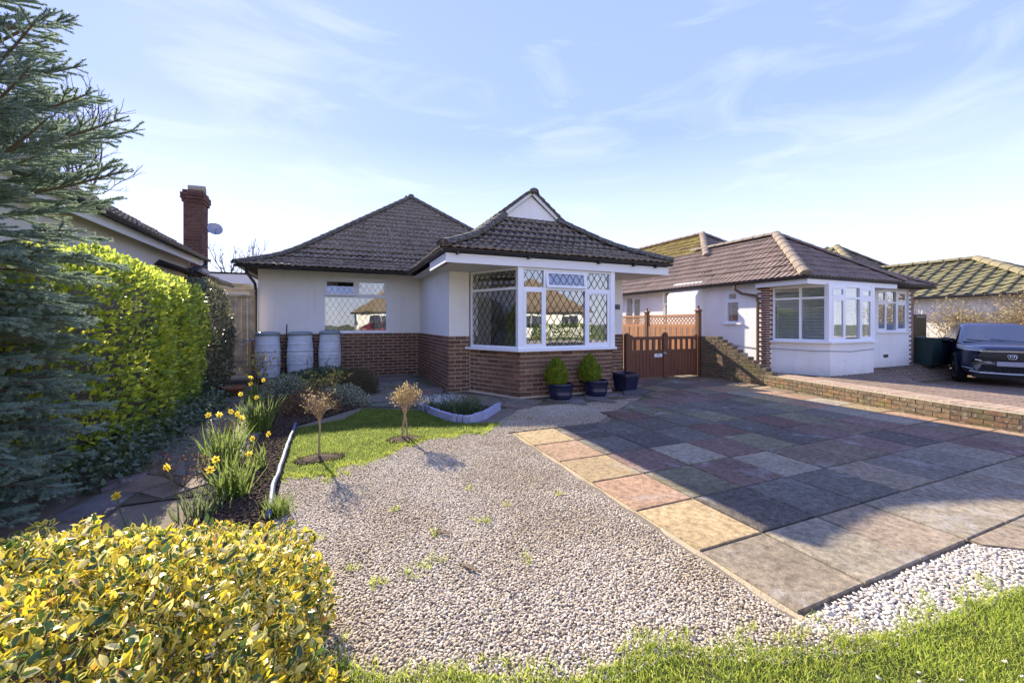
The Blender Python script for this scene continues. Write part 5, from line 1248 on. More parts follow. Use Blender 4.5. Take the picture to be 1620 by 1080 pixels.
# --- blue spruce at the left edge
SP = thing('spruce_tree', 'blue green spruce with drooping needled branches at the left edge of the garden', 'spruce tree', (-2.55, 4.2, 0))
tb = Vector((-2.55, 4.2, 0)); m = MB(); m.tube([tb, tb+Vector((.02, 0, 2)), tb+Vector((.0, .03, 4.4))], [.10, .06, .015], 8); m.build('trunk', M['bark'], SP)
NV = [(-.5, 0, 0), (.5, 0, 0), (0, 1, 0)]; NF = [(0, 1, 2)]
def spruce_branch(z, az, Lb, droop, tipup):
    d = Vector((cos(az), sin(az), 0)); pts = []; ns = 9
    for i in range(ns+1):
        t = i/ns; pts.append(tb+Vector((0, 0, z))+d*(Lb*t)+Vector((0, 0, Lb*(droop*t+tipup*t*t))))
    wood = MB(); wood.tube(pts, [.014*(1-.8*i/ns)+.002 for i in range(ns+1)], 4, False)
    shoots = []
    side = d.cross(Vector((0, 0, 1)))
    shoots.append((pts[5], pts[-1]+(pts[-1]-pts[-2])*.5))
    k = int(Lb/.082)
    for i in range(k):
        t = .16+.84*(i+.5)/k; j = min(int(t*ns), ns-1); p = pts[j].lerp(pts[j+1], t*ns-j); tan = (pts[j+1]-pts[j]).normalized()
        for sg in (1, -1):
            if random.random() < .12: continue
            l = (.12+.34*(1-t)*Lb)*random.uniform(.75, 1.2); l = min(l, .36)
            q = tan*.75+side*sg*random.uniform(.55, .9)+Vector((0, 0, random.uniform(-.32, .28)))
            e = p+q.normalized()*l; shoots.append((p, e))
            if l > .17:
                for s2 in (1, -1):
                    m2 = p.lerp(e, random.uniform(.35, .6)); q2 = q.normalized()*.8+(tan*.7-side*sg*.1)*(1 if s2 > 0 else .1)+side*sg*(.1 if s2 > 0 else .8)+Vector((0, 0, random.uniform(-.1, .1)))
                    shoots.append((m2, m2+q2.normalized()*l*.55))
    b = wood.build('branch', M['bark'], SP)
    PN, YN, SN, TW = [], [], [], MB()
    for a, e in shoots:
        v = e-a; l = v.length; nn_ = int(l*820); TW.tube([a, e], [.0035, .002], 3, False)
        t = RNG.random(nn_); vv = np.array(v/l); r = rdir(nn_); r -= (r@vv)[:, None]*vv; r = unit(r); r[:, 2] += .25
        PN.append(np.array(a)+t[:, None]*np.array(v)); YN.append(unit(r)*.8+vv*.95); SN.append(.027*(.75+.45*RNG.random(nn_))*(1-.35*(t > .93)))
    if PN:
        PN, YN, SN = np.concatenate(PN), np.concatenate(YN), np.concatenate(SN); n_ = len(PN)
        V, F = scatter(NV, NF, PN, YN, rdir(n_), np.c_[np.full(n_, .0058), SN, SN])
        f = obj('needles', np_mesh('needles', V, F, L['spruce']), b); f['kind'] = 'stuff'
    TW.build('shoots', M['bark'], b)
z = .22; w_ = 0
while z < 4.2:
    nb = 8 if z < 2.2 else 6
    for i in range(nb):
        az = w_+i*2*pi/nb+random.uniform(-.2, .2)
        # seen side only: those that reach into the picture
        ax = cos(az)*cos(YAW)-sin(az)*sin(YAW)
        if ax < -.15: continue
        Lb = float(np.interp(z, [.2, .9, 1.8, 2.5, 3.1, 4.2], [.70, .78, .82, .98, .80, .40]))*random.uniform(.74, 1.06)
        spruce_branch(z+random.uniform(-.08, .08), az, Lb, (.02 if z < 2 else .18+.16*(z-2)), -.10 if z < 2.2 else .16)
    z += .125 if z < 3 else .19; w_ += .55

# --- variegated shrub in the foreground: the nearest leaves singly
VS = thing('variegated_shrub', 'broad golden variegated evergreen shrub filling the lower left foreground', 'shrub', (-1.0, 1.8, 0))
n = 54000; P, nn = shell(n, (-1.25, 1.75, .02), (1.20, 1.34, .60), 2.15, -.05, .20, .42, 31); n = len(P)
# keep what lies before the lens and outside a hand's breadth of it
ca, sa = cos(YAW), sin(YAW); Zc = P[:, 0]*sa+P[:, 1]*ca; Xc = P[:, 0]*ca-P[:, 1]*sa
ok = (Zc > .55) & (Xc/Zc > -1.5) & (P[:, 2] > 0); P, nn, Zc, Xc = P[ok], nn[ok], Zc[ok], Xc[ok]; n = len(P)
yd = nn*.5+rdir(n)*.95; yd[:, 2] += .3; zd = nn*.7+rdir(n)*.75; zd[:, 2] += .25
s = .033*(.5+1.0*RNG.random(n)); sc = np.c_[s*.95, s, s]
front = np.argsort(-(s/Zc)*(nn[:, 2]+.6)*((Xc/Zc > -1.27) & (511+640*(1.45-P[:, 2])/Zc < 1085)))[:300]
rest = np.ones(n, bool); rest[front] = False
lm = []
for k in range(1):
    me = bpy.data.meshes.new('leaf'); me.from_pydata(LEAF_V, [], LEAF_F); me.materials.append(L['var_y']); me.shade_smooth(); me.attributes.new('margin', 'FLOAT', 'POINT').data.foreach_set('value', np.array(EDGE, np.float32)); lm.append(me)
for i in front:
    y = Vector(yd[i]).normalized(); x = y.cross(Vector(zd[i])).normalized(); zz = x.cross(y)
    obj('leaf', lm[0], VS, Matrix(((x.x*sc[i][0], y.x*s[i], zz.x*s[i], P[i][0]), (x.y*sc[i][0], y.y*s[i], zz.y*s[i], P[i][1]), (x.z*sc[i][0], y.z*s[i], zz.z*s[i], P[i][2]), (0, 0, 0, 1))))
leaves('foliage', VS, P[rest], yd[rest], zd[rest], sc[rest], L['var_y'], edge=True)
m = MB(); tips = twigs(m, (-1.1, 1.8, 0), 26, .42, 1.3, .007, 4, .2, .6, 2, 2); m.build('stems', M['bark'], VS)

# --- bare trees behind the house on the left
def bare_tree(label, base, hgt, lean, seed, rr=.16, lev=5):
    st = random.getstate(); random.seed(seed)
    T = thing('bare_tree', label, 'tree', base, 'bare winter trees beyond the houses')
    tm = MB(); fine = MB(); limbs = []
    def grow(p, d, Lg, r, lev, mb):
        pts = [p]; dd = d
        for i in range(4):
            dd = (dd+Vector((random.gauss(0, .13), random.gauss(0, .13), random.gauss(.05, .1)))).normalized(); p = p+dd*(Lg/4); pts.append(p)
            if lev <= 3 and random.random() < .6:
                grow(p, (dd+Vector((random.gauss(0, .7), random.gauss(0, .7), random.gauss(.1, .5)))).normalized(), Lg*.6, r*.45, lev-1, fine if lev < 4 else mb) if lev > 0 else None
        tgt = mb if lev >= 3 else fine
        tgt.tube(pts, [max(r*(1-.12*i), .008) for i in range(5)], 6 if lev > 3 else 3, False)
        if lev > 0:
            for k in range(3 if lev > 2 else 2):
                a = random.random()*2*pi; sp = .5
                grow(p, (dd+Vector((cos(a)*sp, sin(a)*sp, random.uniform(-.05, .25)))).normalized(), Lg*random.uniform(.6, .82), r*.6, lev-1, mb)
    grow(Vector(base), (Vector((0, 0, 1))+Vector(lean)).normalized(), hgt*.3, rr, lev, tm)
    tm.build('trunk', M['grey_bark'], T); o = fine.build('twigs', M['grey_bark'], T); o['kind'] = 'stuff'
    random.setstate(st)
bare_tree('bare winter tree rising behind the spruce and the house on the left', (-9.4, 26.8, 0), 15.5, (.10, 0, 0), 5, .22)
bare_tree('small bare tree between the chimney and the cream bungalow', (-6.2, 27, 0), 7.2, (.05, 0, 0), 9, .13, 4)
BT = thing('shrub', 'pale evergreen shrub showing between the cream annexe and the bungalow', 'shrub', (-3.0, 22, 0))
n = 4000; P, nn = shell(n, (-3.0, 22, 1.6), (1.5, 1.0, 1.8), 2.2, -.9, .15, .4, 44); n = len(P); leaves('foliage', BT, P, nn+rdir(n), rdir(n), .10*(.6+.7*RNG.random(n)), L['juniper'], True)
m = MB(); twigs(m, (-3, 22, 0), 6, 1.6, .4, .03); m.build('branches', M['bark'], BT)

# --- two standards on the middle lawn
def standard(label, base, stems, crown_z, rad, seed, leafn, mat, ht, nt=12):
    st = random.getstate(); random.seed(seed)
    T = thing('standard_tree', label, 'small tree', base, 'small standard trees on the middle lawn')
    for dx in stems:
        m = MB(); b = Vector(base); p = [b+Vector((dx, 0, -.03)), b+Vector((dx*.8, .01, crown_z*.4)), b+Vector((dx*.3+.006, 0, crown_z*.75)), b+Vector((0, 0, crown_z))]; m.tube(p, [.014, .011, .011, .012], 7); m.build('trunk', M['pale_bark'], T)
    m = MB(); tips = twigs(m, (base[0], base[1], crown_z-.02), 16, ht, .50, .005, 4, .24, 1.05, 2, 2); o = m.build('twigs', M['pale_bark'], T); o['kind'] = 'stuff'
    idx = [random.randrange(len(tips)) for _ in range(leafn)]
    P = np.array([tips[i][0] for i in idx])+RNG.normal(size=(leafn, 3))*.012; D = np.array([tips[i][1] for i in idx])
    leaves('dry_leaves', T, P, D+rdir(leafn)*.9, rdir(leafn), .022*(.6+.8*RNG.random(leafn)), mat, True)
    random.setstate(st)
t1 = G(505, 725); t2 = G(640, 694)
standard('thin standard tree with a sparse open tan crown, nearer the flower bed', (*t1, 0), (0,), .42, .2, 4, 200, L['dry'], .185)
standard('twin stemmed standard tree with a dense tan dry crown, nearer the bay window', (*t2, 0), (-.03, .035), .32, .2, 8, 1500, L['dry'], .20)
for nm, t in (('left', t1), ('right', t2)):
    m = MB(); vs = [(t[0]+.24*cos(a)*random.uniform(.8, 1.2), t[1]+.17*sin(a)*random.uniform(.8, 1.2), -.002) for a in [i*2*pi/14 for i in range(14)]]; m.add(vs+[(t[0], t[1], .03)], [(i, (i+1) % 14, 14) for i in range(14)]); o = m.build('soil_patch', M['soil'], None); o['kind'] = 'structure'
    q = in_poly([(v[0], v[1]) for v in vs], 5000); pebbles('soil_clods', q, .022, M['soil'], .0, 1)

# --- long flower bed by the side path
BED = [G(*p) for p in ((425, 822), (440, 770), (462, 690), (470, 672))]+[(.28, 7.5), (.35, 8.2), (.4, 11.6), (-1.9, 11.4), (-1.35, 9), (-.95, 6.6), (-1.0, 4.2), (-.95, 3.0), (-.5, 3.0)]
BED = [(u, v) for u, v in BED]; m = MB(); 
bo = sheet('flower_bed', BED, -.004, M['soil']); q = in_poly(BED, 1300); pebbles('bed_clods', q[q[:, 1] < 8.5], .034, M['soil'], -.004, 1, .8)
# blue plastic lawn edging
ep = [G(*p) for p in ((424, 826), (432, 775), (446, 735), (455, 708), (462, 690), (468, 673))]
E1 = thing('lawn_edging', 'faded pale blue plastic edging strip between the flower bed and the lawn', 'lawn edging', (*ep[2], 0))
pts = [Vector((*p, .035)) for p in ep]; fine = []
for a, b in zip(pts, pts[1:]):
    for k in range(4): fine.append(a.lerp(b, k/4)+Vector((random.gauss(0, .004), 0, random.gauss(0, .004))))
fine.append(pts[-1]); m = MB(); m.tube(fine, .021, 8); m.build('top_tube', M['blue_edging'], E1, True)
m = MB()
for a, b in zip(fine, fine[1:]): m.add([a, b, (b.x, b.y, -.04), (a.x, a.y, -.04), a+Vector((.008, 0, 0)), b+Vector((.008, 0, 0)), (b.x+.008, b.y, -.04), (a.x+.008, a.y, -.04)], [(0, 1, 2, 3), (7, 6, 5, 4), (0, 4, 5, 1)])
m.build('skirt', M['blue_edging'], E1)
# bulbs
FLP = []
for k in range(6):
    a = k*pi/3; FLP.append(((cos(a), sin(a))))
def daffodil(parent, p, face, size=.042):
    f = Vector(face).normalized(); x = f.orthogonal().normalized(); y = f.cross(x); m = MB()
    for k in range(6):
        a = k*pi/3; d = x*cos(a)+y*sin(a); s = x*-sin(a)+y*cos(a); zb = f*(.004 if k % 2 else 0)
        m.add([p+d*size*.1+zb, p+d*size*.55+s*size*.30+zb-f*.003, p+d*size+f*size*.10, p+d*size*.55-s*size*.30+zb-f*.003], [(0, 1, 2, 3)])
    fl = m.build('flower', L['yellow'], parent)
    m = MB(); n = 8; r = [(size*.22, 0), (size*.26, size*.45), (size*.36, size*.62)]
    vs = [p+f*zz+(x*cos(2*pi*k/n)+y*sin(2*pi*k/n))*rr for rr, zz in r for k in range(n)]
    m.add(vs, [(i*n+k, i*n+(k+1) % n, (i+1)*n+(k+1) % n, (i+1)*n+k) for i in range(2) for k in range(n)]); m.build('trumpet', L['trumpet'], fl)
def clump(name, label, base, nblades, h, spread, mat, flowers=(), cat='flowers', group=None, wid=.011):
    T = thing(name, label, cat, (*base, 0), group)
    P = np.c_[np.array(base)+RNG.normal(size=(nblades, 2))*spread*.45, np.full(nblades, -.01)]
    d = np.c_[RNG.normal(size=(nblades, 2))*.30, np.ones(nblades)]; hh = h*(.55+.6*RNG.random(nblades))
    BVv = [(-.5, 0, 0), (.5, 0, 0), (-.5, .4, .0), (.5, .4, .0), (-.4, .75, .05), (.4, .75, .05), (0, 1, .16)]; BFf = [(0, 1, 3), (0, 3, 2), (2, 3, 5), (2, 5, 4), (4, 5, 6)]
    V, F = scatter(BVv, BFf, P, d, rdir(nblades), np.c_[np.full(nblades, wid), hh, hh]); o = obj('leaves', np_mesh('leaves', V, F, mat), T); o['kind'] = 'stuff'
    for (dx, dy, z) in flowers:
        p = Vector((base[0]+dx, base[1]+dy, z)); m = MB(); m.tube([(base[0]+dx*.4, base[1]+dy*.4, 0), (base[0]+dx*.8, base[1]+dy*.8, z*.6), p+Vector((0, 0, .008)), p], .0035, 4, False); m.build('stem', mat, T)
        daffodil(T, p, (random.gauss(.1, .9), -1, random.gauss(.0, .45)), .036)
    return T
def at(px, y): return G(px, y)
c0 = G(335, 790); clump('daffodil_clump', 'daffodil clump with two big yellow flowers behind the golden variegated shrub', (-1.0, 3.75), 90, .20, .16, L['bulb2'], [(-.17, -.05, .40), (.10, -.10, .36)], group='daffodil clumps in the bed')
clump('daffodil_clump', 'single low daffodil leaning over the dark path', (-1.28, 3.55), 14, .16, .10, L['bulb2'], [(-.14, .05, .27)], group='daffodil clumps in the bed')
clump('daffodil_clump', 'dense bright green daffodil leaves without flowers in the middle of the bed', G(372, 785), 130, .36, .12, L['bulb'], [(-.16, .1, .30)], group='daffodil clumps in the bed')
clump('daffodil_clump', 'tall daffodil clump with pale yellow flowers behind the rose bush', G(352, 735), 150, .42, .18, L['bulb'], [(-.12, .0, .52), (.12, .05, .50), (-.05, .1, .50), (.05, .1, .52), (.17, 0, .47)], group='daffodil clumps in the bed')
clump('daffodil_clump', 'two orange yellow daffodils beside the bare dark soil', G(408, 740), 26, .26, .10, L['bulb'], [(-.05, 0, .30), (.08, .05, .32), (-.06, -.1, .18)], group='daffodil clumps in the bed')
clump('daffodil_clump', 'leafy daffodil clump with yellow flowers at the far end, near the pale shrub', G(408, 680), 150, .48, .18, L['bulb'], [(-.1, .1, .62), (.05, .1, .66), (-.2, 0, .5), (0, -.1, .46), (-.12, .2, .7)], group='daffodil clumps in the bed')
clump('daffodil_clump', 'small daffodil clump with open yellow flowers by the timber step', (-1.5, 8.6), 60, .38, .16, L['bulb'], [(-.1, .1, .5), (.1, .1, .52), (.0, 0, .44)], group='daffodil clumps in the bed')
clump('grape_hyacinth', 'low tuft with blue flower spikes growing through the edging onto the gravel', G(440, 812), 150, .17, .10, L['bulb'], wid=.006)
clump('grass_tuft', 'wispy green tuft at the foot of the hedge beside the path', (-1.9, 5.1), 70, .22, .15, L['bulb2'], cat='grass', wid=.007)
# rose bush with red tips
def shrub(name, label, base, nb, h, sp, bark, leafset, cat='shrub', depth=2, r0=.006, group=None, wig=.25, fork=2, up=.9):
    T = thing(name, label, cat, (*base, 0), group); m = MB(); tips = twigs(m, (*base, 0), nb, h, sp, r0, 4, wig, up, fork, depth); o = m.build('stems', M[bark], T); o['kind'] = 'stuff'
    for (nm, cnt, size, mat, jit) in leafset:
        idx = [random.randrange(len(tips)) for _ in range(cnt)]; P = np.array([tips[i][0] for i in idx])+RNG.normal(size=(cnt, 3))*jit; D = np.array([tips[i][1] for i in idx])
        P[:, 2] = np.maximum(P[:, 2], .01); leaves(nm, T, P, D+rdir(cnt)*.8, rdir(cnt), size*(.6+.8*RNG.random(cnt)), mat, True)
    return T
shrub('rose_bush', 'bare brown rose bush with red leaf tips beside the dark paving path', G(290, 770), 9, .24, .75, 'bark', [('red_buds', 40, .03, L['red'], .01)], 'rose bush')
shrub('rose_bush', 'small leafless rose stem with red buds among the daffodil leaves', G(338, 770), 5, .20, .6, 'bark', [('red_buds', 26, .035, L['red'], .01)], 'rose bush')
shrub('dead_perennial', 'tuft of dry straw coloured stems behind the rose bush', G(362, 690), 40, .34, .35, 'pale_bark', [], 'dry plant', 0, .004)
shrub('flowering_shrub', 'thin upright shrub with pale yellow tassels in front of the left water butt', (-1.62, 9.9), 7, .52, .35, 'bark', [('tassels', 260, .05, L['budyel'], .03)], 'shrub', 2, .008)
shrub('bare_sapling', 'thin bare stems standing in front of the middle water butt', (-.62, 10.3), 3, .62, .22, 'bark', [('buds', 20, .03, L['rust'], .01)], 'shrub', 1, .008)
# low mound shrubs in front of the butts
def mound(name, label, c, r, n, size, mat, cat='shrub', yb=(0, 0, .3), simple=True, rough=.14, twig=True):
    T = thing(name, label, cat, (c[0], c[1], 0)); P, nn = shell(n, (c[0], c[1], .02), r, 2.2, -.05, rough, .45, int(abs(c[0]*37+c[1]*11))+2); k = len(P)
    leaves('foliage', T, P, nn*.7+rdir(k)*.7+np.array(yb), rdir(k), size*(.6+.8*RNG.random(k)), mat, simple)
    m = MB(); twigs(m, (c[0], c[1], 0), 8, r[2]*.6, .9, .006); m.build('stems', M['bark'], T); return T
mound('juniper', 'grey green spreading juniper in front of the water butts', (-.35, 10.0), (1.0, .50, .42), 5200, .05, L['juniper'])
mound('heather', 'brown green rounded heather at the corner of the path', (.28, 8.95), (.46, .42, .46), 4200, .034, L['heath'], yb=(0, 0, .6))
mound('euonymus', 'low shrub with white edged leaves behind the sparse standard tree', (-.02, 7.75), (.48, .34, .32), 3000, .032, L['pale'])
mound('euonymus', 'pale grey leaved shrub between the daffodils and the juniper', (-.98, 8.9), (.40, .45, .42), 3000, .036, L['pale'])
mound('spiraea', 'low rust brown leafless shrub at the edge of the middle lawn', (-.45, 7.35), (.45, .38, .34), 3000, .030, L['rust'])
shrub('forsythia', 'twiggy shrub with yellow green young leaves behind the rust brown shrub', (-.25, 8.3), 10, .34, .7, 'pale_bark', [('young_leaves', 300, .05, L['budyel'], .03)])
# scalloped bed by the bay
SB = [G(*p) for p in ((664, 646), (690, 658), (715, 666), (742, 669), (768, 660), (790, 646))]
BD = thing('bed_edging', 'grey blue scalloped log edging round the small bulb bed below the bay window', 'bed edging', (*G(735, 660), 0))
fine = []
for a, b in zip(SB, SB[1:]):
    for k in range(3): fine.append((a[0]+(b[0]-a[0])*k/3, a[1]+(b[1]-a[1])*k/3))
fine.append(SB[-1])
tot = [Vector((*p, 0)) for p in fine]; dd = 0
for a, b in zip(tot, tot[1:]):
    n_ = max(1, round((b-a).length/.085))
    for k in range(n_):
        p = a.lerp(b, (k+.5)/n_); an = atan2((b-a).y, (b-a).x); m = MB(); hh = .105+random.uniform(-.006, .006)
        t = Matrix.Translation(p+Vector((0, 0, random.uniform(-.004, .004)))) @ Matrix.Rotation(an, 4, 'Z') @ Matrix.Rotation(random.gauss(0, .03), 4, 'Y')
        m.prism([(-.038, -.03), (-.038, .09), (-.028, .105), (.028, .105), (.038, .09), (.038, -.03)], -.024, .024, t @ Matrix.Rotation(pi/2, 4, 'X')); m.build('log', M['grey_edging'], BD)
sheet('bulb_bed', [*SB, (2.5, 6.75), (1.6, 7.0), (1.25, 6.95)], -.001, M['soil'])
sn = thing('snowdrop_clump', 'white flowering bulbs with grey green leaves in the scalloped bed', 'flowers', (*G(695, 645), 0))
b_ = G(697, 648); n = 150; P = np.c_[np.array(b_)+RNG.normal(size=(n, 2))*np.array((.20, .10)), np.zeros(n)]; d = np.c_[RNG.normal(size=(n, 2))*.35, np.ones(n)]
V, F = scatter([(-.5, 0, 0), (.5, 0, 0), (-.4, .6, .04), (.4, .6, .04), (0, 1, .2)], [(0, 1, 3), (0, 3, 2), (2, 3, 4)], P, d, rdir(n), np.c_[np.full(n, .012), .22*(.6+.6*RNG.random(n)), np.full(n, .2)]); obj('leaves', np_mesh('leaves', V, F, L['bulb2']), sn)['kind'] = 'stuff'
n = 420; P = np.c_[np.array(b_)+RNG.normal(size=(n, 2))*np.array((.19, .09)), .13+.11*RNG.random(n)]; leaves('white_flowers', sn, P, rdir(n), rdir(n), .028*(.6+.8*RNG.random(n)), L['white'], True)
clump('daffodil_leaves', 'dense upright green bulb leaves in the right half of the scalloped bed', G(742, 652), 300, .28, .26, L['bulb2'], cat='plant', wid=.012)
# shrub right of the far gate, bare with yellow flowers, over the low wall
YS = thing('yellow_shrub', 'large tangled bare shrub with buff yellow blossom behind the dark car', 'shrub', (20.2, 6, 0))
m = MB(); tips = []
for k, (x, y) in enumerate(((20.2, 7.1), (20.1, 6.2), (20.0, 5.5), (20.0, 4.7), (20.0, 4.0), (19.9, 3.4))): tips += twigs(m, (x, y, .2), 8, 1.36-.13*max(0, y-4.0), .5, .022, 4, .24, .85, 2, 3)
o = m.build('branches', M['pale_bark'], YS); o['kind'] = 'stuff'
n = 10000; idx = RNG.integers(0, len(tips), n); TP = np.array([t[0] for t in tips]); P = TP[idx]+RNG.normal(size=(n, 3))*.12; leaves('blossom', YS, P, rdir(n), rdir(n), .07*(.5+.9*RNG.random(n)), L['blossom'], True)
for (px, py, lab) in ((700, 842, 'thin tan sliver of wood lying on the gravel near the middle'), (742, 897, 'longer tan sliver of wood lying on the near gravel')):
    a = G(px, py); s_ = thing('wood_sliver', lab, 'wood', (*a, 0), 'wood slivers on the gravel'); m = MB(); m.add([Matrix.Translation((*a, .004)) @ Matrix.Rotation(R(-62 if px > 720 else -40), 4, 'Z') @ Vector(q) for q in ((-.075, -.004, 0), (0, -.014, .003), (.07, -.006, 0), (.072, .004, .002), (.01, .013, .004), (-.07, .006, .001), (0, 0, -.012))], [(0, 1, 2, 3, 4, 5), (1, 0, 6), (2, 1, 6), (3, 2, 6), (4, 3, 6), (5, 4, 6), (0, 5, 6)]) if True else m.box(-.07, .07, -.012, .012, 0, .008, Matrix.Translation((*a, .0)) @ Matrix.Rotation(R(-62 if px > 720 else -40), 4, 'Z')); m.build('sliver', M['bark'], s_)
# ------------------------------------------------------------------ water butts
def butt(label, x, y, r, h, ribs, stand=.12):
    b = thing('water_butt', label, 'water butt', (x, y, 0), 'water butts against the brick plinth')
    prof_ = [(r*.84, 0), (r*.90, .02)]; n = 60
    for i in range(n+1):
        t = i/n; rr = r*(.90+.10*sin(pi*min(1, t*1.15)))
        for (c, w, a) in ribs: rr += a*exp(-((t-c)/w)**2)
        prof_.append((rr, .03+t*(h-.05)))
    prof_.append((r*.86, h-.015)); T = Matrix.Translation((x, y, stand))
    m = MB(); m.lathe(prof_, 36, T); m.build('barrel', M['butt'], b, True)
    m = MB(); m.lathe([(r*.95, h-.03), (r*.97, h-.005), (r*.95, h+.03), (r*.8, h+.05), (r*.5, h+.062), (.02, h+.066)], 30, T); m.build('lid', M['butt_lid'], b, True)
    m = MB(); m.lathe([(r*.80, 0), (r*.84, .01), (r*.80, stand-.005)], 20, Matrix.Translation((x, y, 0))); m.build('stand', M['black_plastic'], b)
    m = MB(); m.tube([(x+.03, y-r*.86, stand+.10), (x+.03, y-r*1.06, stand+.10)], .022, 8); m.tube([(x+.03, y-r*1.04, stand+.13), (x+.03, y-r*1.04, stand+.05)], .014, 6); m.build('tap', M['black_plastic'], b)
    return b
R1 = [(.78, .012, .012), (.62, .014, .014), (.58, .02, -.008), (.44, .012, -.006), (.30, .014, .012), (.12, .012, .008)]
butt('left grey water butt nearest the softwood fence, with a smooth barrel', -1.66, 11.42, .285, 1.06, R1); butt('middle grey water butt with faint bands and a green grey lid', -.95, 11.42, .30, 1.06, R1)
butt('right grey water butt with many close ribs, under the leaded window', -.27, 11.42, .265, 1.08, [(c, .012, .011) for c in (.24, .31, .42, .49, .60, .67, .74, .85)])
rod = thing('stake', 'thin dark stake leaning between the left and middle water butts', 'stake', (-1.28, 11.6, 0)); m = MB(); m.tube([(-1.30, 11.6, 0), (-1.27, 11.64, 1.42)], .016, 6); m.build('rod', M['sleeper_dark'], rod)
tap = thing('standpipe', 'copper standpipe with brass tap and hose ring at the corner of the fence', 'tap', (-1.98, 11.35, 0)); m = MB(); m.tube([(-1.96, 11.3, 0), (-1.96, 11.3, 1.03), (-1.93, 11.28, 1.06)], .016, 8); m.build('pipe', M['copper'], tap)
m = MB(); m.tube([(-1.9, 11.28, 1.05), (-2.10, 11.25, 1.05), (-2.12, 11.25, .98)], .022, 8); m.tube([(-2.0, 11.25, 1.05), (-2.0, 11.25, 1.12)], .012, 6); m.build('tap', M['metal'], tap)
m = MB(); m.tube([(-2.12+.07*cos(a), 11.24, .96+.06*sin(a)) for a in [i*2*pi/14 for i in range(15)]], .009, 5, False); m.build('hose_ring', M['metal'], tap)
# terracotta pot on the side path
tp = G(340, 640); t_ = thing('terracotta_pot', 'squat terracotta pot standing by the timber step below the dark bush', 'plant pot', (-1.98, 9.6, 0)); m = MB(); m.lathe([(.13, 0), (.20, .14), (.215, .15), (.215, .19), (.19, .19), (.17, .12), (.02, .10)], 22, Matrix.Translation((-1.98, 9.6, 0))); m.build('pot', M['terracotta'], t_, True)
# --- navy half-barrel planters with conifers, square planter
def planter(label, x, y, r, h):
    b = thing('planter', label, 'planter', (x, y, 0), 'navy half barrel planters'); T = Matrix.Translation((x, y, .003))
    m = MB(); m.lathe([(r*.78, 0), (r*.83, .02), (r*.90, h*.28), (r*.915, h*.30), (r*.915, h*.34), (r*.90, h*.36), (r*.96, h*.66), (r*.97, h*.82), (r*1.0, h*.84), (r*1.01, h*.97), (r*.99, h), (r*.92, h), (r*.9, h*.86)], 28, T, True); m.build('barrel', M['navy_pot'], b, True)
    for z in (.2, .74):
        m = MB(); rr = r*(.88 if z < .5 else .985); m.lathe([(rr, h*z-.012), (rr+.008, h*z-.01), (rr+.008, h*z+.01), (rr, h*z+.012)], 28, T, False); m.build('hoop', M['navy_pot'], b)
    m = MB(); m.lathe([(r*.9, h*.85), (.02, h*.88)], 20, T, False); m.build('compost', M['soil'], b)
def conifer(label, x, y, z, r, h, seed):
    c = thing('conifer', label, 'conifer', (x, y, z), 'small conifers in the navy planters')
    m = MB(); m.tube([(x, y, z-.12), (x, y, z+h*.8)], [.012, .004], 6); m.build('trunk', M['bark'], c)
    n = 4200; d = rdir(n); t = RNG.random(n)**.9; prof = np.interp(t, [0, .12, .35, .6, .85, 1], [.70, .96, 1, .80, .42, .04])
    P = np.c_[x+d[:, 0]*r*prof*(1-.35*RNG.random(n)**2), y+d[:, 1]*r*prof*(1-.35*RNG.random(n)**2), z+h*t]
    P[:, :2] = np.array((x, y))+unit(P[:, :2]-np.array((x, y)))*np.minimum(np.linalg.norm(P[:, :2]-np.array((x, y)), axis=1)*1.35, r*prof*(1+.26*vnoise(P*1., 14, seed)))[:, None]
    nn = np.c_[P[:, 0]-x, P[:, 1]-y, np.full(n, .5*r)]; yd = unit(nn)*.6+rdir(n)*.4; yd[:, 2] += .8
    leaves('foliage', c, P, yd+rdir(n)*.35, nn+rdir(n)*.1, .05*(.6+.7*RNG.random(n)), L['conifer'], True)
px1, py1 = G(890, 635); px2, py2 = G(939, 630)
px1, py1, px2, py2 = 3.87, 6.78, 4.72, 6.84
planter('round navy half barrel planter left of the other, below the bay window', px1, py1, .235, .30); planter('round navy half barrel planter beside the brick corner of the bay', px2, py2, .24, .31)
conifer('left golden green conifer in a navy barrel, slightly broader', px1-.08, py1+.02, .27, .205, .50, 3); conifer('right golden green conifer with a ragged top, by the brick corner', px2-.13, py2+.03, .28, .205, .52, 6)
sq = thing('square_planter', 'tall square navy planter standing empty at the corner by the gates', 'planter', (5.68, 7.1, 0))
sx, sy = 5.62, 7.05; m = MB(); T = Matrix.Translation((sx, sy, .002)) @ Matrix.Rotation(R(8), 4, 'Z')
a, b, h = .155, .205, .37; q = [(-a, -a, 0), (a, -a, 0), (a, a, 0), (-a, a, 0), (-b, -b, h), (b, -b, h), (b, b, h), (-b, b, h), (-b*.86, -b*.86, h), (b*.86, -b*.86, h), (b*.86, b*.86, h), (-b*.86, b*.86, h), (-a*.8, -a*.8, .1), (a*.8, -a*.8, .1), (a*.8, a*.8, .1), (-a*.8, a*.8, .1)]
m.add([T @ Vector(v) for v in q], [(0, 3, 2, 1), (0, 1, 5, 4), (1, 2, 6, 5), (2, 3, 7, 6), (3, 0, 4, 7)]+[(4+i, 4+(i+1) % 4, 8+(i+1) % 4, 8+i) for i in range(4)]+[(8+i, 8+(i+1) % 4, 12+(i+1) % 4, 12+i) for i in range(4)]+[(12, 13, 14, 15)]); m.build('body', M['navy_pot'], sq)
m = MB()
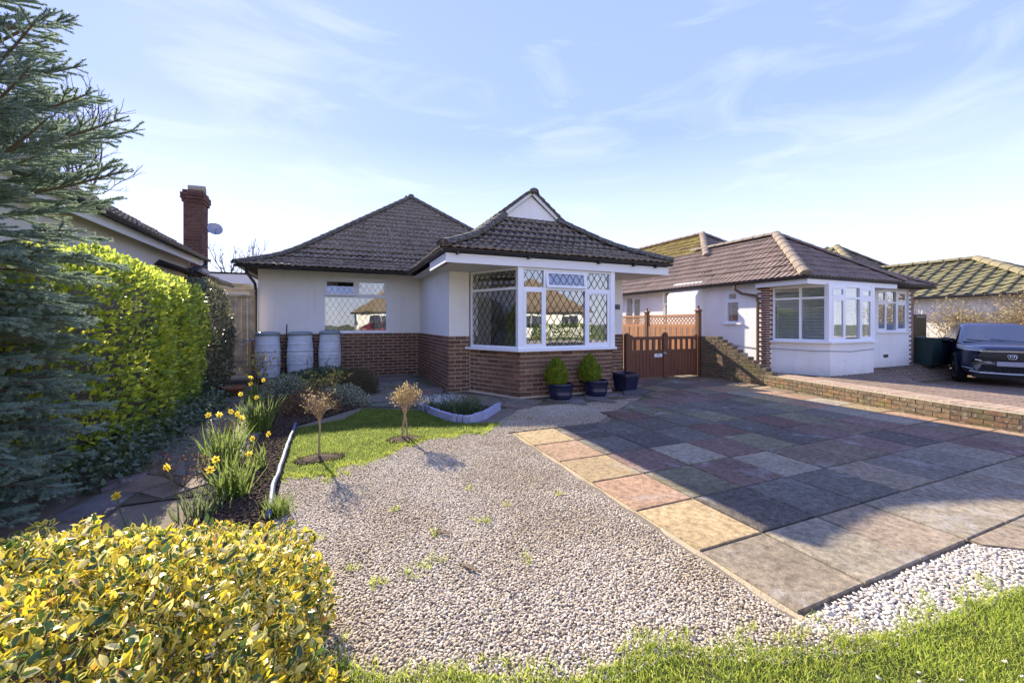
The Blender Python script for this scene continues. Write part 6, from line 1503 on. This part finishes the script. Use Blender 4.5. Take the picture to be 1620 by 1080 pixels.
for (x0, x1, y0, y1) in ((-b-.012, b+.012, -b-.012, -b+.02), (-b-.012, b+.012, b-.02, b+.012), (-b-.012, -b+.02, -b+.02, b-.02), (b-.02, b+.012, -b+.02, b-.02)): m.box(x0, x1, y0, y1, h-.05, h+.012, T)
m.build('rim', M['navy_pot'], sq)
M['slatestone'] = plain('dark_flat_slab', (.10, .095, .085), .9, .2, 6, .3, 60)
fs = thing('flat_stone', 'loose dark slab lying flat beside the square planter', 'stone', (5.5, 6.55, 0)); m = MB(); m.prism([(5.15, 6.5), (5.55, 6.42), (6.0, 6.72), (5.9, 6.9), (5.4, 6.85)], .0, .045); m.build('slab', M['slatestone'], fs)

# ------------------------------------------------------------------ cars
def carpaint(name, col):
    m, t = nodes(name); return finish(m, t, col, .22, None, .5, 0, .6)
M['navy_paint'] = carpaint('navy_car_paint', (.010, .015, .045)); M['maroon_paint'] = carpaint('maroon_car_paint', (.12, .012, .014))
M['cargloss'] = plain('gloss_black_trim', (.008, .008, .010), .22, .1, 4); M['carmatt'] = plain('matt_black_trim', (.015, .015, .017), .7, .1, 8); M['chrome'] = plain('chrome', (.72, .72, .74), .16, .02, 4, metal=1)
M['silver'] = plain('silver_trim', (.45, .46, .48), .35, .05, 6, metal=.6); M['lamp'] = plain('headlamp_lens', (.45, .48, .50), .12, .25, 40, spec=.8); M['plate'] = plain('blank_number_plate', (.40, .38, .42), .5, .05, 8); M['tyre'] = plain('tyre_rubber', (.012, .012, .013), .85, .2, 20)
M['seat'] = plain('car_interior', (.03, .03, .034), .8, .2, 6)
def car(label, paint, mtx, badge=True, group=None):
    c = bpy.data.objects.new('parked_car', None); put(c, None, mtx); tag(c, label, 'car', group)
    def part(name, m, mat, parent=None, smooth=False, sub=0):
        o = m.build(name, mat, parent or c, smooth, WM[parent or c] if False else mtx)
        if sub: md = o.modifiers.new('smooth', 'SUBSURF'); md.levels = sub; md.render_levels = sub
        return o
    # lower body: stations along x (nose at +x), half sections mirrored
    S = [(2.17, .66, .30, .86, .90), (2.12, .78, .24, .88, .95), (1.98, .86, .21, .92, 1.00), (1.6, .89, .20, .96, 1.05), (1.1, .895, .20, .98, 1.08), (.6, .895, .20, .99, 1.06), (-.4, .895, .20, 1.0, 1.05), (-1.3, .89, .21, 1.03, 1.06), (-1.95, .86, .26, 1.05, 1.08), (-2.12, .76, .34, 1.0, 1.06)]
    m = MB(); rows = []
    for x, w, zb, zs, zt in S:
        half = [(0, zb), (w*.7, zb), (w*.95, zb+.07), (w, .50), (w*.985, .74), (w*.965, zs-.03), (w*.90, zs+.01), (w*.55, zt-.01), (0, zt)]
        rows.append([(x-.10*(y/w)**4*(1 if x > 1.9 else 0), y, z) for y, z in half]+[(x-.10*(y/w)**4*(1 if x > 1.9 else 0), -y, z) for y, z in half[-2:0:-1]])
    k = len(rows[0]); vs = [p for r in rows for p in r]; fs = [(i*k+j, i*k+(j+1) % k, (i+1)*k+(j+1) % k, (i+1)*k+j) for i in range(len(rows)-1) for j in range(k)]
    fs += [tuple(range(k))[::-1], tuple(range((len(rows)-1)*k, len(rows)*k))]
    m.add(vs, fs); part('body', m, paint, None, True, 2)
    # greenhouse
    Gs = [(1.02, .76, 1.03), (.28, .60, 1.50), (-.35, .60, 1.565), (-1.15, .585, 1.53), (-1.98, .66, 1.06)]
    Gl = [(1.10, .80, .98), (.35, .80, 1.0), (-.4, .80, 1.0), (-1.2, .79, 1.02), (-2.02, .74, 1.0)]
    m = MB(); rr = []
    for (x, w, z), (xl, wl, zl) in zip(Gs, Gl): rr.append([(xl, -wl, zl), (x, -w, z-.03), (x, -w*.8, z), (x, w*.8, z), (x, w, z-.03), (xl, wl, zl)])
    vs = [p for r in rr for p in r]; m.add(vs, [(i*6+j, i*6+j+1, (i+1)*6+j+1, (i+1)*6+j) for i in range(4) for j in range(5)]); part('cabin', m, paint, None, True, 0)
    def patch(name, pts, mat, off, parent=None):
        p = [Vector(q) for q in pts]; nrm = (p[1]-p[0]).cross(p[-1]-p[0]).normalized()
        if nrm.dot(Vector(off)) < 0: nrm = -nrm
        o_ = nrm*.006; m = MB(); n = len(p); m.add([q+o_ for q in p]+[q-o_*.3 for q in p], [tuple(range(n)), tuple(range(n, 2*n))[::-1]]+[(i, (i+1) % n, (i+1) % n+n, i+n) for i in range(n)]); return part(name, m, mat, parent)
    patch('windscreen', [(1.0, -.70, 1.05), (1.0, .70, 1.05), (.32, .565, 1.475), (.32, -.565, 1.475)], M['glass_dark'], (1, 0, 1))
    patch('rear_window', [(-1.93, -.60, 1.10), (-1.93, .60, 1.10), (-1.25, .52, 1.47), (-1.25, -.52, 1.47)], M['cargloss'], (-1, 0, 1))
    for s in (1, -1):
        patch('side_window', [(.70, s*.795, 1.03), (-.38, s*.795, 1.03), (-.36, s*.61, 1.50), (.24, s*.62, 1.44)], M['cargloss'], (0, s, .3)); patch('side_window', [(-.46, s*.795, 1.03), (-1.35, s*.785, 1.06), (-1.1, s*.605, 1.46), (-.44, s*.61, 1.50)], M['cargloss'], (0, s, .3))
        m = MB(); m.lathe([(.02, -.10), (.09, -.07), (.10, .02), (.07, .09), (.01, .10)], 12, Matrix.Translation((.72, s*1.0, 1.08)) @ Matrix.Diagonal((.75, 1.15, .72, 1))); m.tube([(.74, s*.82, 1.03), (.72, s*.95, 1.05)], .025, 6); part('door_mirror', m, M['cargloss'], None, True)
        # headlight wedge
        hl = MB(); hl.add([(2.155, s*.50, .845), (2.06, s*.80, .87), (1.80, s*.915, .915), (1.78, s*.90, .965), (2.02, s*.78, .935), (2.15, s*.50, .885), (2.10, s*.48, .86)], [(0, 1, 4, 5), (1, 2, 3, 4), (0, 5, 6)]); part('headlight', hl, M['lamp'])
        dr = MB(); dr.tube([(2.175, s*.45, .892), (2.06, s*.77, .945), (1.80, s*.905, .975)], .010, 5); part('light_strip', dr, M['chrome'])
        fg = MB(); fg.tube([(2.135, s*.66, .40), (2.06, s*.78, .43), (2.0, s*.85, .445)], .012, 5); part('fog_trim', fg, M['silver'])
        vt = MB(); vt.add([(2.165, s*.52, .60), (2.11, s*.74, .56), (2.165, s*.60, .70), (2.14, s*.52, .60)], [(0, 1, 2), (3, 2, 1)]); part('air_slot', vt, M['cargloss'])
        wg = MB(); wg.add([(2.18, s*.34, .555), (2.16, s*.64, .63), (2.16, s*.62, .66), (2.185, s*.34, .60)], [(0, 1, 2, 3)]); part('bumper_blade', wg, M['silver'])
        for xw in (1.36, -1.32):
            wl = MB(); T = Matrix.Translation((xw, s*.80, .335)) @ Matrix.Rotation(R(90*s), 4, 'X')
            wl.lathe([(.21, -.11), (.32, -.11), (.335, -.07), (.335, .07), (.32, .11), (.22, .11)], 26, T); wo_ = part('wheel', wl, M['tyre'], None, True)
            rm = MB(); rm.lathe([(.20, -.06), (.21, -.115), (.06, -.09), (.02, -.10)], 20, T); part('rim', rm, M['silver'], wo_)
            ar = MB(); pts = [(xw+.40*cos(a), s*.905, .335+.40*sin(a)) for a in [i*pi/12 for i in range(13)]]; ar.tube(pts, .032, 5); part('wheel_arch', ar, M['carmatt'])
            dk = MB(); dk.lathe([(.40, -.01), (.40, .0), (.02, .0)], 24, Matrix.Translation((xw, s*.893, .335)) @ Matrix.Rotation(R(90*s), 4, 'X')); part('arch_liner', dk, M['tyre'])
    gm_ = MB(); gm_.add([(2.178, -.50, .60), (2.178, .50, .60), (2.178, .58, .72), (2.168, .52, .83), (2.168, -.52, .83), (2.178, -.58, .72), (2.12, -.5, .6), (2.12, .5, .6), (2.12, .52, .83), (2.12, -.52, .83)], [(0, 1, 2, 3, 4, 5), (0, 6, 7, 1), (3, 8, 9, 4)]); gr_ = part('grille', gm_, M['cargloss'])
    for k in range(6):
        b_ = MB(); z = .625+k*.034; w = .50+.06*min(1, k/3)-.02*max(0, k-3); b_.box(2.178, 2.190, -w, w, z-.006, z+.006); part('grille_bar', b_, M['carmatt'], gr_)
    b_ = MB(); b_.box(2.168, 2.186, -.55, .55, .845, .858); part('chrome_strip', b_, M['chrome'])
    lo = MB(); lo.add([(2.165, -.60, .36), (2.165, .60, .36), (2.175, .50, .53), (2.175, -.50, .53), (2.1, -.6, .36), (2.1, .6, .36)], [(0, 1, 2, 3), (0, 4, 5, 1)]); lw = part('lower_intake', lo, M['carmatt'])
    for k in range(9):
        for q in range(3):
            b_ = MB(); b_.lathe([(.03, 0), (.022, .012)], 6, Matrix.Translation((2.17, -.48+k*.12+(q % 2)*.06, .39+q*.045)) @ Matrix.Rotation(R(90), 4, 'Y')); part('mesh_cell', b_, M['cargloss'], lw)
    sk = MB(); sk.tube([(2.10, -.72, .355), (2.19, -.55, .325), (2.20, 0, .315), (2.19, .55, .325), (2.10, .72, .355)], .022, 6); part('skid_strip', sk, M['silver'])
    ch_ = MB(); ch_.box(2.0, 2.15, -.66, .66, .20, .30); part('bumper_base', ch_, M['carmatt'])
    npt = MB(); npt.box(2.192, 2.204, -.26, .26, .50, .61); part('number_plate', npt, M['plate'])
    if badge:
        bd = MB(); o_ = [(-.068, .045), (.068, .045), (.078, .02), (.058, -.05), (-.058, -.05), (-.078, .02)]; zc = .725
        ring = [(2.197, y, zc+z) for y, z in o_]; bd.tube(ring+[ring[0], ring[1]], .0095, 6); 
        for s in (1, -1): bd.tube([(2.199, s*.040, zc+.040), (2.199, s*.030, zc), (2.199, s*.038, zc-.045)], .011, 5)
        bd.tube([(2.199, -.03, zc+.0), (2.199, .03, zc+.0)], .010, 5); part('badge', bd, M['chrome'], None, True)
    st_ = MB()
    for s in (1, -1):
        st_.box(-.35, -.15, s*.36-.22, s*.36+.22, .7, 1.25); st_.box(-.32, -.2, s*.36-.11, s*.36+.11, 1.25, 1.42)
    part('seats', st_, M['seat']); wp = MB(); wp.tube([(1.03, .5, 1.055), (.93, -.15, 1.125)], .008, 4); wp.tube([(1.03, -.05, 1.055), (.93, -.6, 1.115)], .008, 4); part('wiper', wp, M['carmatt'])
    return c
CA = R(-153)
car('dark navy car with chrome grille badge, parked on the block paved drive at right', M['navy_paint'], Matrix.Translation((17.75, 5.55, -.20)) @ Matrix.Rotation(CA, 4, 'Z') @ Matrix.Diagonal((1, 1, 1.07, 1)))

# ------------------------------------------------------------------ the other side of the street, seen in the windows
m = MB(); m.box(-60, 60, -4.6, -.9, -.2, -.012); m.build('bounce_paving', M['pavement'])['kind'] = 'structure'  # unseen near paving, added to bounce sunlight back onto the shaded walls
sheet('road', [(-60, -13), (60, -13), (60, -7), (-60, -7)], -.03, M['asphalt']); 
m = MB(); m.box(-60, 60, -7, -5.2, -.2, .06); m.build('pavement', M['pavement'])['kind'] = 'structure'; m = MB(); m.box(-60, 60, -14.8, -13, -.2, .06); m.build('far_pavement', M['pavement'])['kind'] = 'structure'
def opposite(x, label):
    h = thing('bungalow', label, 'bungalow', (x, -24, 0), 'bungalows across the street'); y = -21
    wall(h, (x+4.5, y), (x-4.5, y), 0, 2.6, M['render2'], holes=[(1.2, 3.4, .9, 2.2), (5.5, 7.8, .9, 2.2)]); wall(h, (x-4.5, y-.01), (x-4.5, y-9), 0, 2.6, M['render2']); wall(h, (x+4.5, y-9), (x+4.5, y-.01), 0, 2.6, M['render2'])
    f = frame2((x+4.5, y), (-1, 0)); window(h, f, 1.2, 3.4, .9, 2.2, [(1.2, 2.3, .9, 2.2, 'fixed'), (2.3, 3.4, .9, 2.2, 'fixed')], lead=False, glass='glass_dark'); window(h, f, 5.5, 7.8, .9, 2.2, [(5.5, 6.6, .9, 2.2, 'fixed'), (6.6, 7.8, .9, 2.2, 'fixed')], lead=False, glass='glass_dark')
    hd = MB(); hip_deck(hd, x-5, x+5, y-10, y+.5, 2.6, straight(.75), 5); hd.build('roof', M['tile'], h)
    b = thing('hedge', label.replace('bungalow', 'hedge before the bungalow'), 'hedge', (x, -16, 0), 'hedges across the street'); n = 2500; P, nn = shell(n, (x-1, -16.2, .5), (3.2, .5, .75), 4, -.9, .1, .3, int(x)+60); n = len(P); leaves('foliage', b, P, nn+rdir(n), rdir(n), .2*(.6+.7*RNG.random(n)), L['hedge_low'], True)
opposite(-7, 'white bungalow across the street, opposite the water butts'); opposite(6, 'white bungalow across the street, opposite the bay window'); opposite(19, 'white bungalow across the street, opposite the neighbour')
car('maroon car parked across the street, mirrored in the bay window', M['maroon_paint'], Matrix.Translation((3.5, -12, .0)) @ Matrix.Rotation(0, 4, 'Z'), False)
